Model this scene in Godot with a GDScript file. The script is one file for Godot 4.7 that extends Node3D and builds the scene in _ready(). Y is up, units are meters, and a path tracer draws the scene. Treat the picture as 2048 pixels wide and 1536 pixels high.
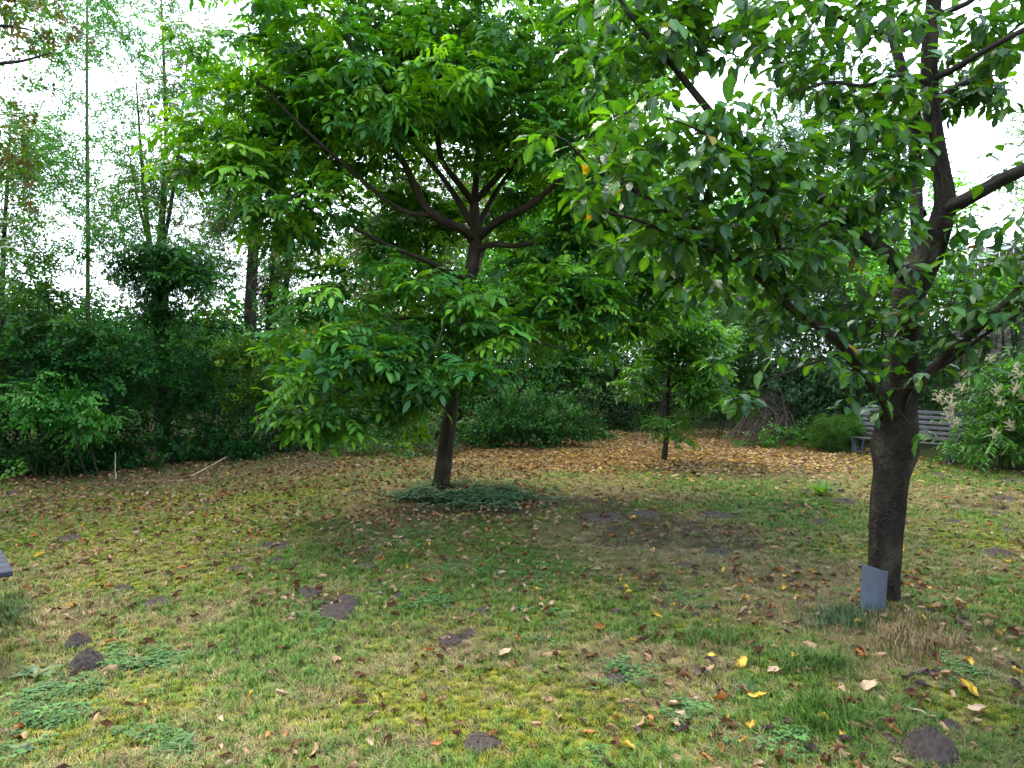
extends Node3D

# A garden lawn under trees on an overcast late-summer day.
const F := 1420.0                     # focal length in pixels of the 2048 x 1536 photograph
const EYE := 1.6
const HORIZON := 728.0

var rng := RandomNumberGenerator.new()
var taken := {}
var bumps := FastNoiseLite.new()
var fine := FastNoiseLite.new()
var gaps := FastNoiseLite.new()
var mats := {}
var sprays := {}
var patches := []
var mounds := []                      # [x, z, radius, height]
var edge_line := []
var bare_spots: Array[Vector3] = []

# ---------------------------------------------------------------- mesh building
class Acc:
	var v := PackedVector3Array()
	var n := PackedVector3Array()
	var c := PackedColorArray()
	var t := PackedVector2Array()
	var k := PackedInt32Array()
	func put(p: Vector3, nn: Vector3, col: Color, uv := Vector2.ZERO) -> int:
		v.append(p); n.append(nn); c.append(col); t.append(uv)
		return v.size() - 1
	func tri(a: int, b: int, d: int) -> void:
		k.append(a); k.append(b); k.append(d)
	func mesh() -> ArrayMesh:
		var m := ArrayMesh.new()
		if k.size() == 0:
			return m
		var a := []
		a.resize(Mesh.ARRAY_MAX)
		a[Mesh.ARRAY_VERTEX] = v; a[Mesh.ARRAY_NORMAL] = n; a[Mesh.ARRAY_COLOR] = c; a[Mesh.ARRAY_TEX_UV] = t; a[Mesh.ARRAY_INDEX] = k
		m.add_surface_from_arrays(Mesh.PRIMITIVE_TRIANGLES, a)
		return m

func tube(a: Acc, pts: PackedVector3Array, rad: PackedFloat32Array, sides: int, col: Color, rough := 0.0, cap := true) -> void:
	var m := pts.size()
	if m < 2:
		return
	var d0 := (pts[1] - pts[0]).normalized()
	var u := d0.cross(Vector3(0, 0, 1) if absf(d0.z) < 0.8 else Vector3(1, 0, 0)).normalized()
	var first := a.v.size()
	var run := 0.0
	for i in m:
		var d := (pts[mini(i + 1, m - 1)] - pts[maxi(i - 1, 0)]).normalized()
		u = (u - d * u.dot(d)).normalized()
		var w := d.cross(u)
		if i > 0:
			run += pts[i].distance_to(pts[i - 1])
		for j in sides + 1:
			var an := TAU * j / sides
			var o := u * cos(an) + w * sin(an)
			var r := rad[i]
			if rough > 0.0:
				var q := pts[i] + o * r
				r *= 1.0 + rough * bumps.get_noise_3d(q.x * 9.0, q.y * 5.0, q.z * 9.0)
			a.put(pts[i] + o * r, o, col, Vector2(float(j) / sides, run))
	for i in m - 1:
		for j in sides:
			var p := first + i * (sides + 1) + j
			var q := p + sides + 1
			a.tri(p, q + 1, p + 1)
			a.tri(p, q, q + 1)
	if cap:
		var dl := (pts[m - 1] - pts[m - 2]).normalized()
		var tip := a.put(pts[m - 1] + dl * rad[m - 1] * 0.6, dl, col, Vector2(0.5, run))
		var lastr := first + (m - 1) * (sides + 1)
		for j in sides:
			a.tri(lastr + j, tip, lastr + j + 1)

# a leaf whose blade runs along x with its upper face towards y
func leaf(a: Acc, T: Transform3D, length: float, width: float, segs: int, fold: float, droop: float, pleat: float, col: Color, widest := 0.55, ragged := 0.0) -> void:
	var first := a.v.size()
	var q := widest / (1.0 - widest)
	var peak := pow(widest, 0.75 * q) * pow(1.0 - widest, 0.75)
	var nb := T.basis
	for i in segs + 1:
		var s := float(i) / segs
		var w := 0.5 * width * pow(s, 0.75 * q) * pow(1.0 - s, 0.75) / peak
		w *= 1.0 - 0.45 * smoothstep(0.72, 1.0, s)
		if i == 0 or i == segs:
			w = 0.0015
		var slope := -2.0 * droop * s
		var y := -droop * length * s * s
		var wob := pleat * (1.0 if i % 2 == 0 else -1.0)
		for j in 3:
			var side := j - 1.0
			var ww := w * (1.0 + ragged * (rng.randf() - 0.5)) if side != 0.0 else 0.0
			var p := Vector3(length * s * (1.0 - 0.25 * droop * s), y + (fold * ww + wob * ww if side != 0.0 else 0.0), side * ww)
			var nn := Vector3(-slope + wob * 0.7, 1.0, -fold * side).normalized()
			var shade := 1.18 if side == 0.0 else 1.0 - 0.12 * float(i % 2)
			a.put(T * p, (nb * nn).normalized(), Color(col.r * shade, col.g * shade, col.b * shade), Vector2(s, 0.5 + 0.5 * side * (ww / maxf(0.5 * width, 0.001))))
	for i in segs:
		for j in 2:
			var p := first + i * 3 + j
			a.tri(p, p + 3, p + 4)
			a.tri(p, p + 4, p + 1)

# a withered leaf: rolled across, bent along, twisted and crumpled
func dead_leaf(a: Acc, segs: int, width: float, roll: float, bend: float, twist: float, crumple: float, col: Color, uneven := 0.0) -> void:
	var first := a.v.size()
	var sg := 1.0 if rng.randf() < 0.75 else -1.0
	for i in segs + 1:
		var s := float(i) / segs
		var w := width * 0.5 * pow(s, 0.55) * pow(1.0 - s, 0.6) * 1.9
		w *= 1.0 - 0.4 * smoothstep(0.75, 1.0, s)
		if i == 0 or i == segs:
			w = 0.006
		var an := bend * (s - 0.4)
		var tw := twist * (s - 0.5)
		for j in 5:
			var q := (j - 2.0) / 2.0
			var th := q * roll * (1.0 + uneven * q)
			var zz := w * (sin(th) / roll)
			var yy := w * ((1.0 - cos(th)) / roll) * sg
			var zt := zz * cos(tw) - yy * sin(tw)
			var yt := zz * sin(tw) + yy * cos(tw)
			var ce := Vector3(sin(an) / maxf(absf(bend), 0.05) if absf(bend) > 0.05 else s - 0.4, (1.0 - cos(an)) / (bend if absf(bend) > 0.05 else 1.0), 0)
			var p := ce + Vector3(-sin(an) * yt, cos(an) * yt, zt) + rnd_dir() * crumple * (1.0 if j % 4 == 0 else 0.5)
			var g := 1.12 if j == 2 else rng.randf_range(0.82, 1.08)
			a.put(p, Vector3.UP, Color(col.r * g, col.g * g, col.b * g), Vector2(s, q))
	for i in segs:
		for j in 4:
			var p := first + i * 5 + j
			a.tri(p, p + 5, p + 6)
			a.tri(p, p + 6, p + 1)

func with_normals(a: Acc) -> ArrayMesh:
	var st := SurfaceTool.new()
	st.create_from(a.mesh(), 0)
	st.generate_normals()
	return st.commit()

# the cheapest leaf: two triangles folded on the midrib
func tiny_leaf(a: Acc, T: Transform3D, length: float, width: float, col: Color) -> void:
	var nb := T.basis
	var n1 := (nb * Vector3(0.15, 1, -0.3)).normalized()
	var n2 := (nb * Vector3(0.15, 1, 0.3)).normalized()
	var p0 := a.put(T.origin, (n1 + n2).normalized(), col, Vector2(0, 0.5))
	var p1 := a.put(T * Vector3(length * 0.45, 0.12 * width, 0.5 * width), n1, col, Vector2(0.5, 1))
	var p2 := a.put(T * Vector3(length, -0.1 * length, 0), (n1 + n2).normalized(), col, Vector2(1, 0.5))
	var p3 := a.put(T * Vector3(length * 0.45, 0.12 * width, -0.5 * width), n2, col, Vector2(0.5, 0))
	a.tri(p0, p2, p1)
	a.tri(p0, p3, p2)

func basis_along(d: Vector3, up: Vector3) -> Basis:
	d = d.normalized()
	var y := up - d * up.dot(d)
	if y.length_squared() < 0.0004:
		y = Vector3(d.y, -d.x, 0.2)
		y = y - d * y.dot(d)
	y = y.normalized()
	return Basis(d, y, d.cross(y))

func rnd_dir() -> Vector3:
	var z := rng.randf_range(-1, 1)
	var t := rng.randf() * TAU
	var r := sqrt(1.0 - z * z)
	return Vector3(r * cos(t), z, r * sin(t))

func box(a: Acc, T: Transform3D, s: Vector3, col: Color, ch := 0.004) -> void:
	# a box with chamfered edges along its length (x)
	var h := s * 0.5
	var prof := [Vector2(-h.y + ch, -h.z), Vector2(-h.y, -h.z + ch), Vector2(-h.y, h.z - ch), Vector2(-h.y + ch, h.z), Vector2(h.y - ch, h.z), Vector2(h.y, h.z - ch), Vector2(h.y, -h.z + ch), Vector2(h.y - ch, -h.z)]
	for i in 8:
		var p: Vector2 = prof[i]
		var q: Vector2 = prof[(i + 1) % 8]
		var e := (q - p)
		var nn := Vector3(0, -e.y, e.x).normalized()
		if nn.dot(Vector3(0, (p.x + q.x), (p.y + q.y))) < 0:
			nn = -nn
		var nw := (T.basis * nn).normalized()
		var A := a.put(T * Vector3(-h.x, p.x, p.y), nw, col, Vector2(0, i * 0.1))
		var B := a.put(T * Vector3(h.x, p.x, p.y), nw, col, Vector2(s.x, i * 0.1))
		var C := a.put(T * Vector3(h.x, q.x, q.y), nw, col, Vector2(s.x, i * 0.1 + 0.1))
		var D := a.put(T * Vector3(-h.x, q.x, q.y), nw, col, Vector2(0, i * 0.1 + 0.1))
		if (Vector3(1, 0, 0).cross(Vector3(0, e.x, e.y))).dot(nn) > 0:
			a.tri(A, C, B); a.tri(A, D, C)
		else:
			a.tri(A, B, C); a.tri(A, C, D)
	for sx in [-1.0, 1.0]:
		var nw := (T.basis * Vector3(sx, 0, 0)).normalized()
		var ids := []
		for p in prof:
			ids.append(a.put(T * Vector3(sx * h.x, p.x, p.y), nw, col, Vector2(p.x, p.y)))
		for i in range(1, 7):
			if sx > 0:
				a.tri(ids[0], ids[i], ids[i + 1])
			else:
				a.tri(ids[0], ids[i + 1], ids[i])

# ---------------------------------------------------------------- scene tree
func numbered(called: String) -> String:
	var k: int = taken.get(called, -1) + 1
	taken[called] = k
	return called if k == 0 else "%s_%03d" % [called, k]

func tag(o: Node3D, label: String, category: String, group := "", kind := "") -> Node3D:
	o.set_meta("label", label)
	o.set_meta("category", category)
	if group:
		o.set_meta("group", group)
	if kind:
		o.set_meta("kind", kind)
	return o

func thing(called: String, label: String, category: String, where := Vector3.ZERO, group := "") -> Node3D:
	var o := Node3D.new()
	o.name = numbered(called)
	add_child(o)
	o.position = where
	return tag(o, label, category, group)

func part(called: String, m: Mesh, mat: Material, parent: Node3D, stuff := false) -> MeshInstance3D:
	var o := MeshInstance3D.new()
	o.mesh = m
	o.material_override = mat
	o.name = numbered(called) if parent == self else called
	parent.add_child(o, true)
	if stuff:
		o.set_meta("kind", "stuff")
	return o

func crowd(called: String, m: Mesh, mat: Material, xf: Array, cols: PackedColorArray, parent: Node3D) -> MultiMeshInstance3D:
	var mm := MultiMesh.new()
	mm.transform_format = MultiMesh.TRANSFORM_3D
	mm.use_colors = true
	mm.mesh = m
	mm.instance_count = xf.size()
	var buf := PackedFloat32Array()
	buf.resize(xf.size() * 16)
	for i in xf.size():
		var T: Transform3D = xf[i]
		var b := T.basis
		var o := i * 16
		buf[o] = b.x.x; buf[o + 1] = b.y.x; buf[o + 2] = b.z.x; buf[o + 3] = T.origin.x
		buf[o + 4] = b.x.y; buf[o + 5] = b.y.y; buf[o + 6] = b.z.y; buf[o + 7] = T.origin.y
		buf[o + 8] = b.x.z; buf[o + 9] = b.y.z; buf[o + 10] = b.z.z; buf[o + 11] = T.origin.z
		var c := cols[i]
		buf[o + 12] = c.r; buf[o + 13] = c.g; buf[o + 14] = c.b; buf[o + 15] = 1.0
	mm.buffer = buf
	var q := MultiMeshInstance3D.new()
	q.multimesh = mm
	q.material_override = mat
	q.name = numbered(called) if parent == self else called
	parent.add_child(q, true)
	q.set_meta("kind", "stuff")
	return q

# ---------------------------------------------------------------- places
func at(px: float, py: float, depth: float) -> Vector3:
	# the camera looks slightly down; the point at that depth straight ahead of the lens
	return Vector3((px - 1024.0) / F * depth, EYE - (py - HORIZON) / F * depth, -depth)

func height(x: float, z: float) -> float:
	var h := 0.035 * bumps.get_noise_2d(x * 0.6, z * 0.6) + 0.012 * bumps.get_noise_2d(x * 3.0 + 40.0, z * 3.0)
	for m in mounds:
		var d: float = Vector2(x - m[0], z - m[1]).length() / m[2]
		if d < 1.0:
			h += m[3] * pow(1.0 - d * d, 2.0)
	return h

func on_ground(px: float, py: float) -> Vector3:
	var p := at(px, py, F * EYE / (py - HORIZON))
	for i in 5:
		p = at(px, py, F * (EYE - height(p.x, p.z)) / (py - HORIZON))
	p.y = height(p.x, p.z)
	return p

func patch(px: float, py: float, rx: float, ry: float, kind: String, strength := 1.0) -> void:
	var near := F * EYE / (py + ry - HORIZON)
	var far := F * EYE / (maxf(py - ry, 745.0) - HORIZON)
	var mid := F * EYE / (py - HORIZON)
	patches.append([(px - 1024.0) / F * mid, -(near + far) * 0.5, rx / F * mid, (far - near) * 0.5, kind, strength])

# how much of each cover the ground has at a place: dry, moss, lush, dirt
func cover(x: float, z: float) -> Color:
	var w := 0.38 * bumps.get_noise_2d(x * 2.2, z * 2.2) + 0.26 * fine.get_noise_2d(x * 7.0, z * 7.0)
	var big := bumps.get_noise_2d(x * 1.1 + 9.0, z * 1.1 - 5.0)
	var o := Color(0.38 - 0.5 * big, 0.32 + 0.4 * bumps.get_noise_2d(x * 1.7 - 30.0, z * 1.7), 0.36 + 0.5 * big, 0.0)
	for p in patches:
		var d := Vector2((x - p[0]) / p[2], (z - p[1]) / p[3]).length()
		if d > 1.5:
			continue
		var s: float = p[5] * smoothstep(1.25, 0.55, d + w)
		match p[4]:
			"dry": o.r += s
			"moss": o.g += s
			"lush": o.b += s
			"dirt": o.a += s
	o.r = maxf(o.r + 0.3 * w, 0.02); o.g = maxf(o.g - 0.2 * w, 0.02); o.b = maxf(o.b, 0.02)
	return o

# z of the edge where the lawn ends and the shrubs begin
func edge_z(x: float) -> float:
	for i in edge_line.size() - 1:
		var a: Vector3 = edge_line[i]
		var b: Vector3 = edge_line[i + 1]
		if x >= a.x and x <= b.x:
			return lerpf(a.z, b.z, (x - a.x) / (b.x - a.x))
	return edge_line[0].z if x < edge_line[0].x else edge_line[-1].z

# ---------------------------------------------------------------- materials
func leafy(key: String, rough: float, spec: float, glow: Color) -> StandardMaterial3D:
	if mats.has(key):
		return mats[key]
	var m := StandardMaterial3D.new()
	m.vertex_color_use_as_albedo = true
	m.roughness = rough
	m.metallic_specular = spec
	m.cull_mode = BaseMaterial3D.CULL_DISABLED
	if glow.g > 0.0:
		m.backlight_enabled = true
		m.backlight = glow.linear_to_srgb()
	mats[key] = m
	return m

func matte(key: String, rough := 0.9, spec := 0.3) -> StandardMaterial3D:
	return leafy(key, rough, spec, Color(0, 0, 0))

func bark_picture(w: int, h: int, stretch: Vector2, dark: Color, pale: Color, cracks: float) -> Array:
	var im := Image.create(w, h, false, Image.FORMAT_RGB8)
	var hm := Image.create(w, h, false, Image.FORMAT_RGB8)
	for y in h:
		for x in w:
			var an := TAU * x / w
			var cx := cos(an) * 40.0
			var cz := sin(an) * 40.0
			var wy := y + 16.0 * bumps.get_noise_3d(cx * 0.12, y * 0.03 + 50.0, cz * 0.12)
			var a := fine.get_noise_3d(cx * stretch.x, wy * stretch.y, cz * stretch.x)
			var b := fine.get_noise_3d(cx * stretch.x * 4.1, wy * stretch.y * 1.7 + 300.0, cz * stretch.x * 4.1)
			var c := bumps.get_noise_3d(cx * 0.06, y * 0.03, cz * 0.06)
			var v := clampf(0.5 + 0.55 * a + 0.35 * b, 0, 1)
			if absf(a) < 0.09 * cracks:
				v *= 0.35
			var col := dark.lerp(pale, clampf(v * 0.8 + c * 0.5, 0, 1))
			col = col.lerp(Color(0.05, 0.055, 0.028), clampf(c * 1.1 - 0.15, 0, 0.5))
			im.set_pixel(x, y, col.linear_to_srgb())
			hm.set_pixel(x, y, Color(v, v, v))
	return [ImageTexture.create_from_image(im), ImageTexture.create_from_image(hm)]

func bark(key: String, stretch: Vector2, dark: Color, pale: Color, cracks: float, repeat: float, relief: float) -> StandardMaterial3D:
	var t := bark_picture(128, 640, stretch, dark, pale, cracks)
	var m := StandardMaterial3D.new()
	m.albedo_texture = t[0]
	m.roughness = 0.85
	m.metallic_specular = 0.3
	m.uv1_scale = Vector3(1, repeat, 1)
	m.heightmap_enabled = true
	m.heightmap_texture = t[1]
	m.heightmap_scale = relief
	mats[key] = m
	return m

# veins and blotches of a broad leaf, along u from stalk to tip
func vein_picture() -> Array:
	var im := Image.create(128, 64, false, Image.FORMAT_RGB8)
	var hm := Image.create(128, 64, false, Image.FORMAT_RGB8)
	for y in 64:
		for x in 128:
			var v := absf(y - 31.5) / 31.5
			var u := x / 127.0
			var along := fposmod(u * 9.0 - v * 2.2, 1.0)
			var rib := maxf(exp(-pow((along - 0.5) / 0.1, 2)) * 0.7, exp(-pow(v / 0.06, 2)))
			var g := 0.72 + 0.28 * rib + 0.22 * bumps.get_noise_2d(x * 0.11, y * 0.11) + 0.12 * fine.get_noise_2d(x * 0.6, y * 0.6)
			var spot := smoothstep(0.42, 0.5, fine.get_noise_2d(x * 0.33 + 80.0, y * 0.33))
			var c := Color(g, g, g).lerp(Color(0.75, 0.42, 0.3), 0.6 * spot)
			im.set_pixel(x, y, Color(clampf(c.r, 0, 1), clampf(c.g, 0, 1), clampf(c.b, 0, 1)).linear_to_srgb())
			var h := 0.6 - 0.5 * rib + 0.3 * sin(along * TAU)
			hm.set_pixel(x, y, Color(h, h, h))
	return [ImageTexture.create_from_image(im), ImageTexture.create_from_image(hm)]

# ---------------------------------------------------------------- sprays of leaves
func make_sprays() -> void:
	var W := Color(1, 1, 1)
	var stem := Color(0.55, 0.5, 0.3)
	# birch-like twig of small leaves
	var a := Acc.new()
	tube(a, PackedVector3Array([Vector3.ZERO, Vector3(0.2, 0.01, 0.02), Vector3(0.42, -0.06, 0)]), PackedFloat32Array([0.003, 0.002, 0.001]), 3, Color(0.5, 0.35, 0.25), 0.0, false)
	for i in 22:
		var s := 0.04 + 0.38 * i / 22.0
		var d := Vector3(0.5, rng.randf_range(-0.7, 0.35), rng.randf_range(-1, 1))
		tiny_leaf(a, Transform3D(basis_along(d, Vector3(0.2, 1, 0) + rnd_dir() * 0.8), Vector3(s, -0.06 * pow(s / 0.42, 2), 0) + d * 0.02), rng.randf_range(0.036, 0.058), rng.randf_range(0.026, 0.038), W * rng.randf_range(0.8, 1.2))
	sprays["birch"] = a.mesh()
	# hazel-like twig with rounder leaves
	a = Acc.new()
	tube(a, PackedVector3Array([Vector3.ZERO, Vector3(0.18, 0.02, 0), Vector3(0.34, -0.03, 0)]), PackedFloat32Array([0.004, 0.003, 0.0015]), 3, Color(0.5, 0.4, 0.25), 0.0, false)
	for i in 9:
		var s := 0.03 + 0.31 * i / 8.0
		var side := 1.0 if i % 2 == 0 else -1.0
		var d := Vector3(rng.randf_range(0.3, 0.8), rng.randf_range(-0.5, 0.15), side * rng.randf_range(0.5, 1))
		if i == 8:
			d = Vector3(1, -0.3, 0)
		leaf(a, Transform3D(basis_along(d, Vector3(0, 1, 0) + rnd_dir() * 0.4), Vector3(s, 0.01, 0) + d * 0.015), rng.randf_range(0.06, 0.085), rng.randf_range(0.045, 0.06), 3, 0.25, 0.2, 0.06, W * rng.randf_range(0.82, 1.15), 0.45)
	sprays["hazel"] = a.mesh()
	# laurel / privet: longer glossy leaves that point up the twig
	a = Acc.new()
	tube(a, PackedVector3Array([Vector3.ZERO, Vector3(0.15, 0.0, 0), Vector3(0.3, 0.03, 0)]), PackedFloat32Array([0.004, 0.003, 0.002]), 3, stem, 0.0, false)
	for i in 12:
		var s := 0.02 + 0.28 * i / 11.0
		var an := i * 2.4
		var d := Vector3(0.9, cos(an) * 0.7 + 0.1, sin(an) * 0.8)
		leaf(a, Transform3D(basis_along(d, Vector3(-0.3, 1, 0) + rnd_dir() * 0.3), Vector3(s, 0.005, 0)), rng.randf_range(0.055, 0.08), rng.randf_range(0.02, 0.028), 3, 0.3, 0.12, 0.0, W * rng.randf_range(0.85, 1.15), 0.5)
	sprays["laurel"] = a.mesh()
	# ivy / bramble: leaves hanging flat against whatever they climb
	a = Acc.new()
	for i in 12:
		var d := Vector3(rng.randf_range(-0.3, 0.8), rng.randf_range(-1.0, 0.0), rng.randf_range(-0.8, 0.8))
		var o := Vector3(rng.randf_range(0, 0.3), rng.randf_range(-0.05, 0.05), rng.randf_range(-0.12, 0.12))
		leaf(a, Transform3D(basis_along(d, Vector3(0.6, 0.8, 0) + rnd_dir() * 0.5), o), rng.randf_range(0.05, 0.075), rng.randf_range(0.045, 0.065), 3, 0.15, 0.15, 0.12, W * rng.randf_range(0.8, 1.15), 0.36)
	tube(a, PackedVector3Array([Vector3.ZERO, Vector3(0.17, -0.02, 0.03), Vector3(0.32, 0.0, -0.03)]), PackedFloat32Array([0.003, 0.0025, 0.001]), 3, stem, 0.0, false)
	sprays["ivy"] = a.mesh()
	# yew: flat sprays of needles
	a = Acc.new()
	for i in 5:
		var b0 := Vector3(0.03 * i, 0, 0)
		var bd := Vector3(0.9, rng.randf_range(-0.25, 0.3), rng.randf_range(-0.9, 0.9)).normalized()
		for j in 9:
			var s := 0.02 + 0.016 * j
			var side := 1.0 if j % 2 == 0 else -1.0
			var d := bd * 0.5 + Vector3(0, 0.15, side).cross(Vector3(0.1, 0, 0.1)) + Vector3(0, rng.randf_range(-0.2, 0.3), side * 0.9)
			tiny_leaf(a, Transform3D(basis_along(d, Vector3(0.1, 1, 0.1) + rnd_dir() * 0.5), b0 + bd * s), rng.randf_range(0.028, 0.04), 0.009, W * rng.randf_range(0.8, 1.2))
	sprays["yew"] = a.mesh()
	# box / cotoneaster: very small round leaves
	a = Acc.new()
	for i in 30:
		var p := Vector3(rng.randf_range(0, 0.16), rng.randf_range(-0.03, 0.05), rng.randf_range(-0.06, 0.06))
		tiny_leaf(a, Transform3D(basis_along(Vector3(0.7, 0.3, 0) + rnd_dir(), Vector3(0, 1, 0) + rnd_dir() * 0.6), p), rng.randf_range(0.018, 0.028), rng.randf_range(0.012, 0.017), W * rng.randf_range(0.8, 1.2))
	sprays["box"] = a.mesh()
	# knotweed: arching lance-shaped leaves
	a = Acc.new()
	tube(a, PackedVector3Array([Vector3.ZERO, Vector3(0.25, 0.03, 0), Vector3(0.45, 0.02, 0)]), PackedFloat32Array([0.004, 0.003, 0.0015]), 3, stem, 0.0, false)
	for i in 9:
		var s := 0.04 + 0.4 * i / 8.0
		var an := i * 2.1
		var d := Vector3(0.7, cos(an) * 0.45 + 0.15, sin(an))
		leaf(a, Transform3D(basis_along(d, Vector3(0, 1, 0) + rnd_dir() * 0.25), Vector3(s, 0.02, 0)), rng.randf_range(0.12, 0.17), rng.randf_range(0.03, 0.042), 4, 0.35, 0.45, 0.03, W * rng.randf_range(0.85, 1.15), 0.4)
	sprays["lance"] = a.mesh()
	# elder / ash: a compound leaf
	a = Acc.new()
	compound(a, Transform3D.IDENTITY, 0.26, 4, 0.085, 0.036, W)
	compound(a, Transform3D(basis_along(Vector3(0.4, -0.15, 0.9), Vector3(0, 1, 0.2)), Vector3(0.0, 0, 0.01)), 0.24, 3, 0.08, 0.034, W * 0.92)
	compound(a, Transform3D(basis_along(Vector3(0.4, -0.2, -0.9), Vector3(0, 1, -0.2)), Vector3(-0.05, 0, -0.01)), 0.24, 3, 0.08, 0.034, W * 1.06)
	sprays["elder"] = a.mesh()
	# walnut: shoots with three to five compound leaves
	for v in 4:
		a = Acc.new()
		for i in [4, 3, 5, 4][v]:
			var an: float = i * 2.1 + v * 0.7
			var d := Vector3(0.8 - 0.12 * i, 0.15 - 0.1 * i + rng.randf_range(-0.1, 0.1), sin(an) * 0.95)
			compound(a, Transform3D(basis_along(d, Vector3(0, 1, 0) + rnd_dir() * 0.3), Vector3(0.05 - 0.035 * i, 0, 0)), rng.randf_range(0.2, 0.33), rng.randi_range(2, 4), rng.randf_range(0.105, 0.145), rng.randf_range(0.042, 0.056), W * rng.randf_range(0.8, 1.15))
		sprays["walnut%d" % v] = a.mesh()

func compound(a: Acc, T: Transform3D, length: float, pairs: int, ll: float, lw: float, col: Color) -> void:
	var pts := PackedVector3Array()
	var rad := PackedFloat32Array()
	for i in 4:
		var s := i / 3.0
		pts.append(T * Vector3(length * s, -0.22 * length * s * s, 0))
		rad.append(0.0028 - 0.0014 * s)
	tube(a, pts, rad, 3, col * Color(1.0, 0.85, 0.6), 0.0, false)
	for i in pairs:
		var s := 0.32 + 0.62 * i / maxf(pairs, 1)
		for side in [-1.0, 1.0]:
			var d := Vector3(0.6, -0.12 - 0.15 * s + rng.randf_range(-0.12, 0.12), side)
			leaf(a, T * Transform3D(basis_along(d, Vector3(0.1, 1, side * 0.15) + rnd_dir() * 0.22), Vector3(length * s, -0.22 * length * s * s, 0)), ll * (0.72 + 0.34 * s) * rng.randf_range(0.9, 1.1), lw * (0.8 + 0.25 * s), 4, 0.22, 0.2 + rng.randf() * 0.15, 0.07, col * rng.randf_range(0.88, 1.1), 0.48)
	leaf(a, T * Transform3D(basis_along(Vector3(1, -0.35, rng.randf_range(-0.2, 0.2)), Vector3(0.3, 1, 0)), Vector3(length, -0.22 * length, 0)), ll * 1.15, lw * 1.12, 4, 0.22, 0.25, 0.07, col, 0.48)

# ---------------------------------------------------------------- growing plants
class Skeleton:
	var p := PackedVector3Array()
	var d := PackedVector3Array()      # direction of growth at the node
	func add(q: Vector3, dir: Vector3) -> void:
		p.append(q); d.append(dir)

func smooth_line(raw: Array, steps := 5) -> PackedVector3Array:
	var o := PackedVector3Array()
	for i in raw.size() - 1:
		var a: Vector3 = raw[maxi(i - 1, 0)]
		var b: Vector3 = raw[i]
		var c: Vector3 = raw[i + 1]
		var e: Vector3 = raw[mini(i + 2, raw.size() - 1)]
		for j in steps:
			o.append(b.cubic_interpolate(c, a, e, float(j) / steps))
	o.append(raw[-1])
	return o

func radii(count: int, r: Array) -> PackedFloat32Array:
	var o := PackedFloat32Array()
	for i in count:
		var s := float(i) / (count - 1) * (r.size() - 1)
		var k := mini(int(s), r.size() - 2)
		o.append(lerpf(r[k], r[k + 1], s - k))
	return o

# limb: a polyline with radii, drawn as a part; its nodes feed the skeleton
func limb(sk: Skeleton, raw: Array, r: Array, sides: int, mat: Material, parent: Node3D, called := "branch", rough := 0.06, base := Vector3.ZERO) -> void:
	var pts := smooth_line(raw)
	var a := Acc.new()
	var shifted := PackedVector3Array()
	for q in pts:
		shifted.append(q - base)
	tube(a, shifted, radii(pts.size(), r), sides, Color(1, 1, 1), rough)
	part(called, a.mesh(), mat, parent)
	for i in pts.size():
		if called == "branch" or i > pts.size() / 3:
			sk.add(pts[i], (pts[mini(i + 1, pts.size() - 1)] - pts[maxi(i - 1, 0)]).normalized())

# sample places for shoots in ellipsoids [centre, radii, count]
func shoots(blobs: Array, gap: float, hollow := 0.42) -> PackedVector3Array:
	var o := PackedVector3Array()
	for b in blobs:
		var c: Vector3 = b[0]
		var r: Vector3 = b[1]
		var n: int = b[2]
		var tries := 0
		while n > 0 and tries < 40000:
			tries += 1
			var q := rnd_dir() * pow(rng.randf(), hollow)
			var p := c + q * r
			if gaps.get_noise_3d(p.x, p.y, p.z) < gap or p.y < height(p.x, p.z) + 0.04:
				continue
			o.append(p)
			n -= 1
	return o

# join every shoot to the nearest wood with a bent twig; returns the end directions
func grow(sk: Skeleton, ends: PackedVector3Array, a: Acc, thick: float, sides: int, sag: float, base: Vector3) -> PackedVector3Array:
	var n := ends.size()
	var order := []
	for i in n:
		var best := 1e9
		for q in sk.p:
			best = minf(best, q.distance_squared_to(ends[i]))
		order.append([best, i])
	order.sort_custom(func(x, y): return x[0] < y[0])
	var dirs := PackedVector3Array()
	dirs.resize(n)
	for e in order:
		var i: int = e[1]
		var goal := ends[i]
		var best := 1e9
		var k := 0
		for j in sk.p.size():
			var dd := sk.p[j].distance_squared_to(goal)
			if dd < best:
				best = dd; k = j
		var from := sk.p[k]
		var len := sqrt(best)
		var d0 := sk.d[k]
		var ctrl := from + (d0 * 0.5 + Vector3(0, 0.35, 0)) * len * 0.55 + (goal - from) * 0.25
		var m := clampi(int(len / 0.14), 2, 6)
		var pts := PackedVector3Array([from - base])
		var rad := PackedFloat32Array([thick * (0.6 + 1.1 * minf(len, 1.6))])
		var before := from
		for s in range(1, m + 1):
			var t := float(s) / m
			var q := from.lerp(ctrl, t).lerp(ctrl.lerp(goal, t), t) + rnd_dir() * 0.02 * len * (1.0 - t)
			q.y -= sag * t * t * len * 0.2
			pts.append(q - base)
			rad.append(maxf(rad[0] * (1.0 - 0.75 * t), thick * 0.3))
			if s % 2 == 0 or s == m:
				sk.add(q, (q - before).normalized())
			before = q
		dirs[i] = (pts[-1] - pts[-2]).normalized()
		tube(a, pts, rad, sides, Color(1, 1, 1), 0.0, false)
	return dirs

func tint(pal: Array) -> Color:
	var i := rng.randi() % pal.size()
	var c: Color = pal[i]
	var s := rng.randf_range(0.7, 1.35)
	return Color(c.r * s * rng.randf_range(0.92, 1.1), c.g * s, c.b * s)

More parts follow.
